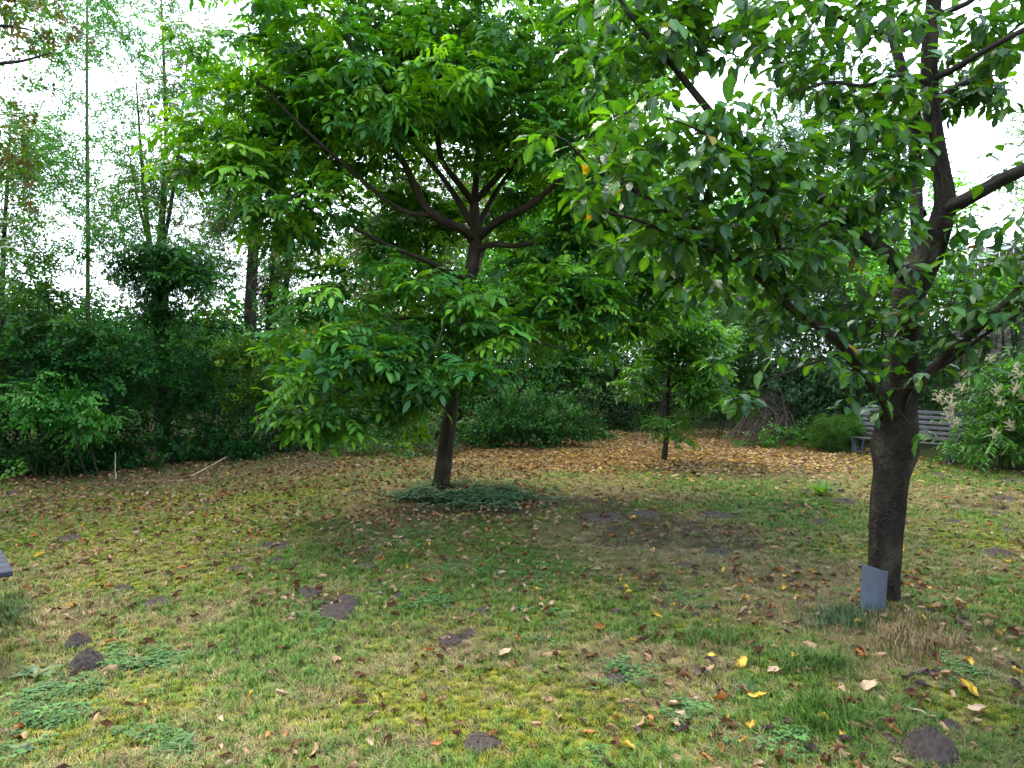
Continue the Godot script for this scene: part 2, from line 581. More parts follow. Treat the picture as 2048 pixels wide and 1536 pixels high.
# shrub or background tree: cfg has blobs, kind, pal, per (sprays per shoot), gap, stems, scale
func shrub(called: String, label: String, category: String, group: String, foot: Vector3, blobs: Array, kind: String, pal: Array, per: int, scale: float, o := {}) -> Node3D:
	var t := thing(called, label, category, foot, group)
	if o.get("leaf", "leaf") != "dense":
		pal = pal.map(func(c): return Color(c.r * 0.82, c.g * 1.18, c.b * 0.75))
	var sk := Skeleton.new()
	var wood: Material = mats[o.get("bark", "twig")]
	for s in o.get("stems", []):
		limb(sk, s[0], s[1], s[2], wood, t, s[3] if s.size() > 3 else "stem", 0.08, foot)
	if sk.p.size() == 0:
		for b in blobs:
			var c: Vector3 = b[0]
			var r: Vector3 = b[1]
			for j in 2:
				var foot2 := Vector3(c.x + rng.randf_range(-0.4, 0.4) * r.x, 0, c.z + rng.randf_range(-0.3, 0.3) * r.z)
				foot2.y = height(foot2.x, foot2.z) - 0.03
				var top := Vector3(c.x + rng.randf_range(-0.6, 0.6) * r.x, c.y + r.y * rng.randf_range(0.2, 0.7), c.z + rng.randf_range(-0.5, 0.5) * r.z)
				limb(sk, [foot2, foot2.lerp(top, 0.5) + rnd_dir() * 0.12, top], [0.012, 0.009, 0.004], 5, wood, t, "stem", 0.0, foot)
	var ends := shoots(blobs, o.get("gap", -0.25), o.get("hollow", 0.42))
	var a := Acc.new()
	var dirs := grow(sk, ends, a, o.get("thick", 0.0035), 3, o.get("sag", 0.2), foot)
	part("twigs", a.mesh(), wood, t, true)
	var xf := []
	var cols := PackedColorArray()
	var spread: float = o.get("spread", 0.2)
	var lift: float = o.get("lift", 0.0)
	for i in ends.size():
		for j in per:
			var d := (dirs[i] * 0.7 + rnd_dir() * (0.5 + 0.35 * j)).normalized()
			d.y = d.y * 0.6 - 0.12 + lift
			var up: Vector3 = Vector3(0, 1, 0) + rnd_dir() * o.get("tumble", 0.35)
			var sc := scale * rng.randf_range(0.75, 1.25)
			var p := ends[i] - foot + (rnd_dir() * spread if j > 0 else Vector3.ZERO)
			xf.append(Transform3D(basis_along(d, up).scaled_local(Vector3(sc, sc, sc)), p))
			cols.append(tint(pal))
	crowd("foliage", sprays[kind], mats[o.get("leaf", "leaf")], xf, cols, t)
	return t

# ---------------------------------------------------------------- the place
func _ready() -> void:
	rng.seed = 20240917
	bumps.seed = 3; bumps.frequency = 0.5; bumps.fractal_octaves = 3
	fine.seed = 11; fine.frequency = 0.35; fine.fractal_octaves = 3
	gaps.seed = 5; gaps.frequency = 0.9; gaps.fractal_octaves = 2
	set_view()
	for p in [[0, 962], [110, 952], [250, 938], [420, 925], [620, 905], [760, 905], [950, 897], [1060, 885], [1180, 878], [1225, 862], [1480, 862], [1600, 884], [1720, 900], [1900, 925], [2048, 950]]:
		edge_line.append(at(p[0], HORIZON + (p[1] - HORIZON), F * EYE / (p[1] - HORIZON)))
	make_materials()
	make_sprays()
	lay_ground()
	plant_cherry()
	plant_walnut()
	plant_young_walnut()
	plant_left_side()
	plant_middle()
	plant_right_side()
	build_bench()
	build_shed()
	build_table()
	build_pipe()
	heap_molehills()
	grow_herbs()
	drop_leaves()
	grow_grass()

func set_view() -> void:
	var cam := Camera3D.new()
	cam.name = "camera"
	cam.position = Vector3(0, EYE, 0)
	cam.rotation.x = -atan((768.0 - HORIZON) / F)
	cam.fov = rad_to_deg(2.0 * atan(768.0 / F))
	cam.near = 0.05
	cam.far = 600.0
	cam.current = true
	add_child(cam)
	var w := WorldEnvironment.new()
	w.name = "environment"
	var e := Environment.new()
	var sky := ProceduralSkyMaterial.new()
	sky.sky_top_color = Color(0.84, 0.91, 1.0)
	sky.sky_horizon_color = Color(0.93, 0.96, 1.0)
	sky.sky_curve = 0.2
	sky.ground_bottom_color = Color(0.25, 0.26, 0.2)
	sky.ground_horizon_color = Color(0.7, 0.72, 0.7)
	sky.energy_multiplier = 1.0
	e.background_mode = Environment.BG_SKY
	e.sky = Sky.new()
	e.sky.sky_material = sky
	e.tonemap_mode = Environment.TONE_MAPPER_LINEAR
	e.tonemap_exposure = 5.9
	e.sdfgi_enabled = true
	e.ssao_enabled = true
	e.ssil_enabled = true
	w.environment = e
	add_child(w)
	var sun := DirectionalLight3D.new()
	sun.name = "sun"
	sun.light_energy = 0.5
	sun.light_color = Color(1.0, 0.97, 0.91)
	sun.light_angular_distance = 25.0
	sun.shadow_enabled = true
	sun.look_at_from_position(Vector3(-3.2, 8.5, -4.2), Vector3.ZERO)
	add_child(sun)

func make_materials() -> void:
	leafy("leaf", 0.42, 0.36, Color(1.0, 1.0, 0.06))
	leafy("glossy", 0.32, 0.55, Color(0.95, 0.95, 0.06))
	mats["glossy"].albedo_texture = vein_picture()[0]
	mats["glossy"].heightmap_enabled = true
	mats["glossy"].heightmap_texture = vein_picture()[1]
	mats["glossy"].heightmap_scale = 0.25
	leafy("dense", 0.6, 0.08, Color(0.55, 0.6, 0.06))
	leafy("herb", 0.65, 0.25, Color(0.3, 0.45, 0.1))
	leafy("grass", 0.7, 0.25, Color(0.3, 0.4, 0.1))
	leafy("litter", 0.75, 0.25, Color(0.3, 0.26, 0.12))
	matte("soil", 1.0, 0.1)
	matte("straw", 0.9, 0.2)
	bark("cherry_bark", Vector2(0.06, 0.5), Color(0.007, 0.005, 0.004), Color(0.036, 0.027, 0.02), 0.8, 0.3, 0.9)
	bark("cherry_limb", Vector2(0.05, 0.5), Color(0.012, 0.009, 0.008), Color(0.055, 0.045, 0.041), 0.5, 0.35, 0.35)
	bark("walnut_bark", Vector2(0.22, 0.05), Color(0.016, 0.012, 0.008), Color(0.055, 0.044, 0.028), 0.3, 0.4, 0.3)
	bark("twig", Vector2(0.2, 0.05), Color(0.014, 0.011, 0.009), Color(0.05, 0.043, 0.034), 0.4, 0.5, 0.2)
	bark("green_stem", Vector2(0.12, 0.05), Color(0.05, 0.07, 0.035), Color(0.13, 0.17, 0.085), 0.1, 0.4, 0.15)

func lay_ground() -> void:
	mounds.append([on_ground(930, 985).x, on_ground(930, 985).z, 1.25, 0.09])
	mounds.append([on_ground(1785, 1235).x, on_ground(1785, 1235).z, 0.75, 0.05])
	for q in [[1350, 1085, 230, 45], [1560, 1150, 190, 50], [1250, 1110, 160, 30], [1620, 1230, 150, 40], [1400, 1330, 120, 30], [1240, 985, 200, 25], [1620, 935, 160, 22], [1930, 1000, 150, 30], [1790, 1290, 230, 70], [1500, 930, 160, 25], [830, 1040, 120, 30], [730, 1000, 100, 25], [560, 945, 200, 20], [300, 960, 220, 15], [1330, 900, 330, 40], [1000, 935, 160, 20], [930, 1300, 70, 30], [420, 1230, 60, 25], [120, 1240, 90, 40], [820, 1500, 60, 30], [1250, 1330, 90, 35], [1100, 1080, 60, 20]]:
		patch(q[0], q[1], q[2], q[3], "dry", 1.5)
	for q in [[330, 1150, 210, 60], [150, 1090, 200, 50], [420, 1060, 200, 45], [250, 1010, 200, 25], [560, 1000, 120, 20], [880, 1420, 240, 80], [1130, 1440, 220, 70], [700, 1450, 150, 50], [120, 1500, 170, 40], [1950, 1080, 120, 40], [1000, 1480, 300, 60], [1700, 1100, 60, 25], [1980, 1420, 120, 60], [300, 1400, 150, 50]]:
		patch(q[0], q[1], q[2], q[3], "moss", 1.4)
	for q in [[540, 1350, 170, 80], [640, 1140, 160, 50], [1060, 1140, 130, 40], [1560, 1030, 150, 45], [1480, 985, 100, 25], [1640, 1450, 160, 60], [1600, 1320, 130, 50], [1960, 960, 110, 22], [1300, 1260, 100, 50], [830, 1200, 150, 50], [1340, 970, 90, 18], [620, 1010, 130, 20], [560, 1250, 120, 50], [1950, 1260, 100, 50]]:
		patch(q[0], q[1], q[2], q[3], "lush", 1.4)
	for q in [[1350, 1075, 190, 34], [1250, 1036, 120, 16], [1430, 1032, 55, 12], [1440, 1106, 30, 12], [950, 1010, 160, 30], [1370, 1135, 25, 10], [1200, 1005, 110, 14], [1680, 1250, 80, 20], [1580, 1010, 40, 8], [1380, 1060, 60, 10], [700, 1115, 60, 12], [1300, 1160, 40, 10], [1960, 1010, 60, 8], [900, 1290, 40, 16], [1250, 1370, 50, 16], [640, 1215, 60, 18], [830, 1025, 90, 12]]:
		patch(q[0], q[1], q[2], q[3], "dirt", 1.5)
	var xs := []
	var zs := []
	for v in [-300.0, -120.0, -60.0, -35.0, -24.0, -18.0, -15.0]:
		xs.append(v)
	var x := -13.0
	while x < 13.01:
		xs.append(x)
		x += 0.075
	for v in [15.0, 18.0, 24.0, 35.0, 60.0, 120.0, 300.0]:
		xs.append(v)
	for v in [300.0, 100.0, 40.0, 15.0, 6.0]:
		zs.append(v)
	var z := 3.0
	while z > -18.0:
		zs.append(z)
		z -= 0.05 if z < -2.0 and z > -6.0 else 0.1
	for v in [-19.0, -22.0, -27.0, -35.0, -60.0, -120.0, -300.0]:
		zs.append(v)
	var a := Acc.new()
	var nx := xs.size()
	for zz in zs:
		for xx in xs:
			var y := height(xx, zz) if absf(xx) < 20.0 and zz > -20.0 and zz < 7.0 else 0.0
			var c := cover(xx, zz)
			var s := c.r + c.g + c.b
			var col := Color(0.21, 0.15, 0.085) * (c.r / s) + Color(0.17, 0.16, 0.035) * (c.g / s) + Color(0.085, 0.105, 0.03) * (c.b / s)
			col *= 0.95 + 0.5 * fine.get_noise_2d(xx * 12.0, zz * 12.0)
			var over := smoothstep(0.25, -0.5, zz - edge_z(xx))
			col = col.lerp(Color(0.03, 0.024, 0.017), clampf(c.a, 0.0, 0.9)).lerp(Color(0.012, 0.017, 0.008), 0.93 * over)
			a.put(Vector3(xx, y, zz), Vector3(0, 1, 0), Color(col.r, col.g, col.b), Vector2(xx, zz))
	for i in zs.size() - 1:
		for j in nx - 1:
			var p := i * nx + j
			# z falls with i
			a.tri(p, p + nx, p + nx + 1)
			a.tri(p, p + nx + 1, p + 1)
	for i in range(1, zs.size() - 1):
		for j in range(1, nx - 1):
			var p := i * nx + j
			var dx := (a.v[p + 1].y - a.v[p - 1].y) / (a.v[p + 1].x - a.v[p - 1].x)
			var dz := (a.v[p + nx].y - a.v[p - nx].y) / (a.v[p + nx].z - a.v[p - nx].z)
			a.n[p] = Vector3(-dx, 1, -dz).normalized()
	var m := matte("ground", 1.0, 0.1).duplicate()
	var nt := NoiseTexture2D.new()
	nt.width = 512; nt.height = 512
	nt.seamless = true
	var fn := FastNoiseLite.new()
	fn.frequency = 0.06; fn.fractal_octaves = 4
	nt.noise = fn
	m.heightmap_enabled = true
	m.heightmap_texture = nt
	m.heightmap_scale = 1.6
	m.uv1_triplanar = true
	m.uv1_world_triplanar = true
	m.uv1_scale = Vector3(1.3, 1.3, 1.3)
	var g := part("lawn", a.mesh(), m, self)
	tag(g, "mossy patchy lawn with dry brown and green areas under the trees", "lawn", "", "structure")

# ---------------------------------------------------------------- the cherry tree
func px_line(raw: Array) -> Array:
	var o := []
	for q in raw:
		o.append(at(q[0], q[1], q[2]))
	return o

func plant_cherry() -> void:
	var foot := on_ground(1770, 1225)
	var t := thing("cherry_tree", "cherry tree in front on the right with a swollen graft on its dark trunk", "tree", foot)
	var sk := Skeleton.new()
	var trunk := []
	var rr := []
	for q in [[1768, 1262, 4.62, .17], [1768, 1240, 4.62, .142], [1770, 1212, 4.62, .113], [1773, 1160, 4.62, .1], [1776, 1080, 4.62, .101], [1781, 1000, 4.62, .108], [1786, 950, 4.62, .11], [1790, 918, 4.62, .134], [1791, 892, 4.62, .15], [1794, 862, 4.62, .134], [1799, 815, 4.62, .108], [1803, 740, 4.62, .1], [1806, 670, 4.62, .096], [1813, 600, 4.62, .1], [1828, 555, 4.62, .108], [1850, 510, 4.62, .098], [1872, 460, 4.6, .076], [1884, 410, 4.58, .064], [1876, 350, 4.56, .054], [1866, 300, 4.55, .052], [1852, 205, 4.53, .051], [1848, 110, 4.5, .048], [1856, 0, 4.48, .043], [1862, -140, 4.46, .036], [1850, -320, 4.4, .024], [1862, -500, 4.4, .01]]:
		trunk.append(at(q[0], q[1], q[2]))
		rr.append(q[3])
	# lower trunk (rough below the graft) and leader share one tapering surface
	var a := Acc.new()
	var pts := smooth_line(trunk, 5)
	var local := PackedVector3Array()
	for q in pts:
		local.append(q - foot)
	tube(a, local, radii(pts.size(), rr), 28, Color(1, 1, 1), 0.055)
	part("trunk", a.mesh(), mats["cherry_bark"], t)
	for i in pts.size():
		if pts[i].y > 2.3:
			sk.add(pts[i], Vector3(0, 1, 0))
	var lb: Material = mats["cherry_limb"]
	var limbs := [
		[[[1845, 505, 4.62], [1830, 450, 4.66], [1826, 380, 4.68], [1823, 300, 4.7], [1819, 235, 4.7], [1812, 190, 4.7], [1794, 145, 4.72], [1773, 70, 4.75], [1768, 0, 4.78], [1755, -150, 4.8], [1720, -330, 4.9]], [.055, .041, .04, .04, .041, .036, .034, .028, .025, .016, .006], 12],
		[[[1880, 425, 4.6], [1905, 412, 4.5], [1929, 400, 4.42], [1997, 362, 4.25], [2060, 332, 4.1], [2160, 270, 3.95], [2290, 170, 3.8]], [.05, .048, .043, .04, .036, .026, .008], 10],
		[[[1850, 165, 4.52], [1885, 152, 4.4], [1929, 126, 4.25], [1990, 92, 4.1], [2050, 60, 4.0], [2160, 0, 3.9]], [.024, .021, .019, .017, .015, .005], 8],
		[[[1853, 215, 4.53], [1890, 188, 4.75], [1929, 167, 4.95], [1980, 130, 5.1], [2050, 78, 5.3], [2150, 10, 5.5]], [.03, .024, .021, .02, .017, .006], 8],
		[[[1850, 45, 4.5], [1885, 32, 4.4], [1929, 12, 4.3], [1960, -25, 4.2], [2010, -110, 4.1]], [.025, .019, .016, .013, .005], 8],
		[[[1842, 55, 4.5], [1810, 62, 4.45], [1780, 76, 4.35], [1730, 70, 4.2], [1650, 30, 4.0], [1560, -60, 3.8]], [.024, .02, .018, .016, .013, .005], 8],
		[[[1812, 242, 4.7], [1775, 268, 4.55], [1744, 290, 4.4], [1703, 314, 4.2], [1640, 322, 4.0]], [.02, .016, .014, .012, .005], 7],
		[[[1850, 172, 4.52], [1820, 163, 4.4], [1785, 157, 4.25], [1724, 178, 4.0], [1655, 171, 3.8], [1580, 190, 3.65]], [.02, .015, .013, .011, .009, .004], 7],
		[[[1815, 560, 4.6], [1775, 512, 4.5], [1707, 461, 4.38], [1649, 410, 4.25], [1570, 345, 4.1], [1495, 300, 3.98], [1440, 255, 3.9], [1400, 210, 3.82], [1335, 130, 3.75], [1250, 30, 3.65], [1200, -60, 3.6]], [.05, .042, .036, .032, .029, .026, .022, .02, .017, .013, .006], 10],
		[[[1712, 462, 4.38], [1655, 447, 4.2], [1600, 472, 4.0], [1553, 506, 3.85], [1490, 520, 3.7]], [.016, .013, .012, .01, .004], 6],
		[[[1786, 850, 4.58], [1769, 800, 4.46], [1750, 775, 4.36], [1705, 722, 4.2], [1685, 690, 4.12], [1640, 655, 4.02], [1575, 612, 3.88], [1520, 560, 3.74], [1440, 494, 3.58], [1374, 453, 3.46], [1275, 388, 3.28], [1200, 350, 3.16], [1130, 285, 3.06]], [.03, .032, .031, .03, .028, .026, .022, .019, .016, .014, .011, .009, .004], 10],
		[[[1530, 570, 3.76], [1450, 512, 3.5], [1374, 486, 3.32], [1289, 448, 3.16], [1205, 425, 3.04]], [.014, .011, .01, .008, .004], 6],
		[[[1575, 612, 3.88], [1560, 520, 3.7], [1540, 440, 3.52], [1480, 350, 3.35], [1420, 280, 3.2], [1330, 240, 3.06]], [.014, .012, .011, .009, .007, .003], 6],
		[[[1808, 866, 4.58], [1826, 800, 4.48], [1858, 744, 4.36], [1905, 700, 4.24], [1960, 652, 4.1], [2020, 592, 3.95], [2090, 500, 3.8]], [.028, .028, .026, .025, .021, .016, .006], 10],
		[[[1870, 742, 4.36], [1915, 712, 4.2], [1965, 672, 4.05], [2015, 640, 3.9], [2080, 600, 3.75]], [.014, .012, .011, .008, .004], 6],
		[[[1755, 780, 4.37], [1697, 712, 4.25], [1656, 716, 4.05], [1553, 754, 3.85], [1502, 790, 3.75], [1470, 800, 3.7]], [.009, .0075, .007, .006, .005, .003], 6],
		[[[1825, 775, 4.5], [1790, 778, 4.3], [1750, 772, 4.15], [1730, 752, 4.05]], [.008, .006, .005, .003], 5],
		[[[1850, -40, 4.48], [1800, -160, 4.3], [1700, -300, 4.0], [1560, -420, 3.7]], [.03, .022, .014, .005], 6],
		[[[1856, -20, 4.48], [1930, -180, 4.6], [2050, -330, 4.8]], [.028, .018, .005], 6],
		[[[1860, -60, 4.48], [1880, -200, 5.2], [1900, -300, 6.0]], [.026, .016, .005], 6],
		[[[1840, 430, 4.66], [1800, 360, 5.2], [1720, 280, 5.8]], [.026, .016, .005], 6],
	]
	for l in limbs:
		limb(sk, px_line(l[0]), l[1], l[2], lb, t, "branch", 0.05, foot)
	var ends := PackedVector3Array()
	# shoots close to the wood
	var wood := sk.p.duplicate()
	for q in wood:
		if rng.randf() < 0.3 and q.y > 1.2 and not (q.x > 2.5 and q.x < 3.0 and q.y > 2.6 and q.y < 3.9):
			ends.append(q + rnd_dir() * rng.randf_range(0.08, 0.32))
	# the open window of white sky to the right of the leader is kept free of shoots
	var blobs := [
		[at(1290, 300, 3.2), Vector3(.52, .22, .42), 46], [at(1500, 330, 3.5), Vector3(.5, .3, .45), 54], [at(1390, 400, 3.4), Vector3(.5, .18, .45), 30],
		[at(1640, 330, 4.0), Vector3(.55, .28, .5), 52], [at(1430, 60, 3.8), Vector3(.65, .25, .5), 50], [at(1620, 90, 4.1), Vector3(.6, .42, .6), 72],
		[at(1660, 470, 4.0), Vector3(.55, .22, .5), 56], [at(1490, 520, 3.7), Vector3(.5, .2, .45), 46], [at(1340, 480, 3.4), Vector3(.35, .12, .35), 20],
		[at(1800, 625, 4.2), Vector3(.4, .12, .35), 14], [at(1640, 610, 4.0), Vector3(.4, .14, .35), 22], [at(1790, 690, 4.2), Vector3(.26, .06, .2), 7],
		[at(2010, 480, 4.2), Vector3(.38, .26, .5), 36], [at(2030, 600, 4.0), Vector3(.35, .2, .4), 22], [at(1890, 570, 4.2), Vector3(.3, .12, .3), 10],
		[at(1990, 120, 4.6), Vector3(.42, .26, .6), 40], [at(1930, 40, 4.3), Vector3(.4, .2, .5), 22], [at(1900, 225, 4.9), Vector3(.2, .12, .3), 12], [at(1960, 190, 4.8), Vector3(.25, .14, .3), 16],
		[at(1740, -280, 4.4), Vector3(1.1, .6, 1.0), 60], [at(1500, -150, 3.9), Vector3(.9, .35, .7), 40], [at(2150, 200, 4.2), Vector3(.5, .8, .8), 50], [at(1780, 250, 5.7), Vector3(.6, .5, .5), 24],
		[at(1480, 800, 3.73), Vector3(.1, .06, .1), 5], [at(1690, 740, 4.1), Vector3(.2, .06, .15), 4], [at(1240, 90, 3.7), Vector3(.35, .25, .35), 30], [at(1340, 40, 3.8), Vector3(.4, .2, .4), 26], [at(1720, 400, 4.2), Vector3(.25, .2, .3), 20], [at(1700, 200, 4.3), Vector3(.4, .3, .4), 40],
	]
	ends.append_array(shoots(blobs, -0.32, 0.5))
	var tw := Acc.new()
	var dirs := grow(sk, ends, tw, 0.0042, 4, 0.1, foot)
	part("twigs", tw.mesh(), lb, t, true)
	var pal := [Color(0.046, 0.155, 0.04), Color(0.068, 0.2, 0.038), Color(0.036, 0.12, 0.042), Color(0.1, 0.26, 0.035)]
	var all := []
	for i in ends.size():
		var dz: float = (ends[i] - Vector3(0, EYE, 0)).length()
		var count := rng.randi_range(5, 8)
		var turn := rng.randf() * TAU
		var e1 := basis_along(dirs[i], Vector3(0, 1, 0.1))
		for j in count:
			var an := turn + j * 2.4
			var out := (e1.y * cos(an) + e1.z * sin(an)).normalized()
			var d := (out + dirs[i] * rng.randf_range(0.1, 0.7)).normalized()
			d.y = d.y * 0.5 - rng.randf_range(0.0, 0.55)
			var petiole := rng.randf_range(0.02, 0.045)
			var p := ends[i] - foot - dirs[i] * 0.012 * j + d.normalized() * petiole
			var col := tint(pal)
			if rng.randf() < 0.008:
				col = [Color(0.5, 0.3, 0.03), Color(0.42, 0.33, 0.04), Color(0.26, 0.13, 0.03)][rng.randi() % 3]
			all.append([p, basis_along(d, Vector3(0, 1, 0) + rnd_dir() * 0.45), rng.randf_range(0.075, 0.128), col, dz])
	# the leaves that show largest are parts of their own
	var rank := []
	for i in all.size():
		var q: Vector3 = all[i][0] + foot
		var sx: float = absf(q.x / -q.z)
		var sy: float = (q.y - EYE) / -q.z
		var seen := sx < 0.73 and sy < 0.53
		rank.append([(all[i][2] / all[i][4]) if seen else 0.0, i])
	rank.sort_custom(func(u, w): return u[0] > w[0])
	var single := {}
	for i in 300:
		single[rank[i][1]] = true
	var shapes := []
	for k in 24:
		var la := Acc.new()
		var col: Color = pal[k % 4] * rng.randf_range(0.85, 1.15)
		if k >= 21:
			col = [Color(0.5, 0.3, 0.03), Color(0.42, 0.33, 0.04), Color(0.3, 0.11, 0.03)][k - 21]
		leaf(la, Transform3D.IDENTITY, 1.0, rng.randf_range(0.4, 0.5), 9, rng.randf_range(0.05, 0.5), rng.randf_range(0.05, 0.45), rng.randf_range(0.08, 0.18), col, 0.57, 0.14)
		tube(la, PackedVector3Array([Vector3(-0.28, 0.06, 0), Vector3(0, 0, 0)]), PackedFloat32Array([0.012, 0.014]), 3, Color(0.25, 0.16, 0.05), 0.0, false)
		shapes.append(la.mesh())
	var fo := Acc.new()
	for i in all.size():
		var q: Array = all[i]
		var s: float = q[2]
		if single.has(i):
			var yellow: bool = q[3].r > q[3].g * 0.9
			var k := rng.randi_range(21, 23) if yellow else rng.randi_range(0, 20)
			var o := part("leaf", shapes[k], mats["glossy"], t)
			o.transform = Transform3D(q[1].scaled_local(Vector3(s, s, s)), q[0])
			if yellow:
				o.set_meta("label", "yellowed cherry leaf")
		else:
			leaf(fo, Transform3D(q[1], q[0]), s, s * rng.randf_range(0.4, 0.5), 6, rng.randf_range(0.05, 0.4), rng.randf_range(0.05, 0.4), rng.randf_range(0.06, 0.12), q[3], 0.58, 0.12)
	part("foliage", fo.mesh(), mats["glossy"], t, true)

# ---------------------------------------------------------------- the walnut in the middle
func walnut_foliage(t: Node3D, ends: PackedVector3Array, dirs: PackedVector3Array, foot: Vector3, pal: Array, singles: int, scale: float) -> void:
	var all := []
	for i in ends.size():
		for j in 2:
			var d := (dirs[i] * 0.6 + rnd_dir() * (0.4 + 0.5 * j)).normalized()
			d.y = d.y * 0.55 + 0.02
			all.append([Transform3D(basis_along(d, Vector3(0, 1, 0) + rnd_dir() * 0.3).scaled_local(Vector3.ONE * scale * rng.randf_range(0.7, 1.25)), ends[i] - foot + (rnd_dir() * 0.24 if j > 0 else Vector3.ZERO)), tint(pal), ends[i].length()])
	for v in 4:
		var xf := []
		var cols := PackedColorArray()
		for k in range(v, all.size(), 4):
			xf.append(all[k][0])
			cols.append(all[k][1])
		crowd("foliage", sprays["walnut%d" % v], mats["leaf"], xf, cols, t)
	# compound leaves nearest to the camera: parts of their own
	var near := []
	for i in ends.size():
		near.append([ends[i].length() - 0.25 * rng.randf(), i])
	near.sort_custom(func(u, w): return u[0] < w[0])
	var shapes := []
	for k in 8:
		var la := Acc.new()
		compound(la, Transform3D.IDENTITY, 0.29, 3, 0.13, 0.052, pal[k % pal.size()])
		shapes.append(la.mesh())
	for k in mini(singles, near.size() * 3):
		var i: int = near[k / 3][1]
		var d := (dirs[i] * 0.5 + rnd_dir() * 0.8).normalized()
		d.y = d.y * 0.4 - 0.15
		var o := part("leaf", shapes[rng.randi() % 8], mats["leaf"], t)
		o.transform = Transform3D(basis_along(d, Vector3(0, 1, 0) + rnd_dir() * 0.2).scaled_local(Vector3.ONE * scale * rng.randf_range(0.85, 1.2)), ends[i] - foot)

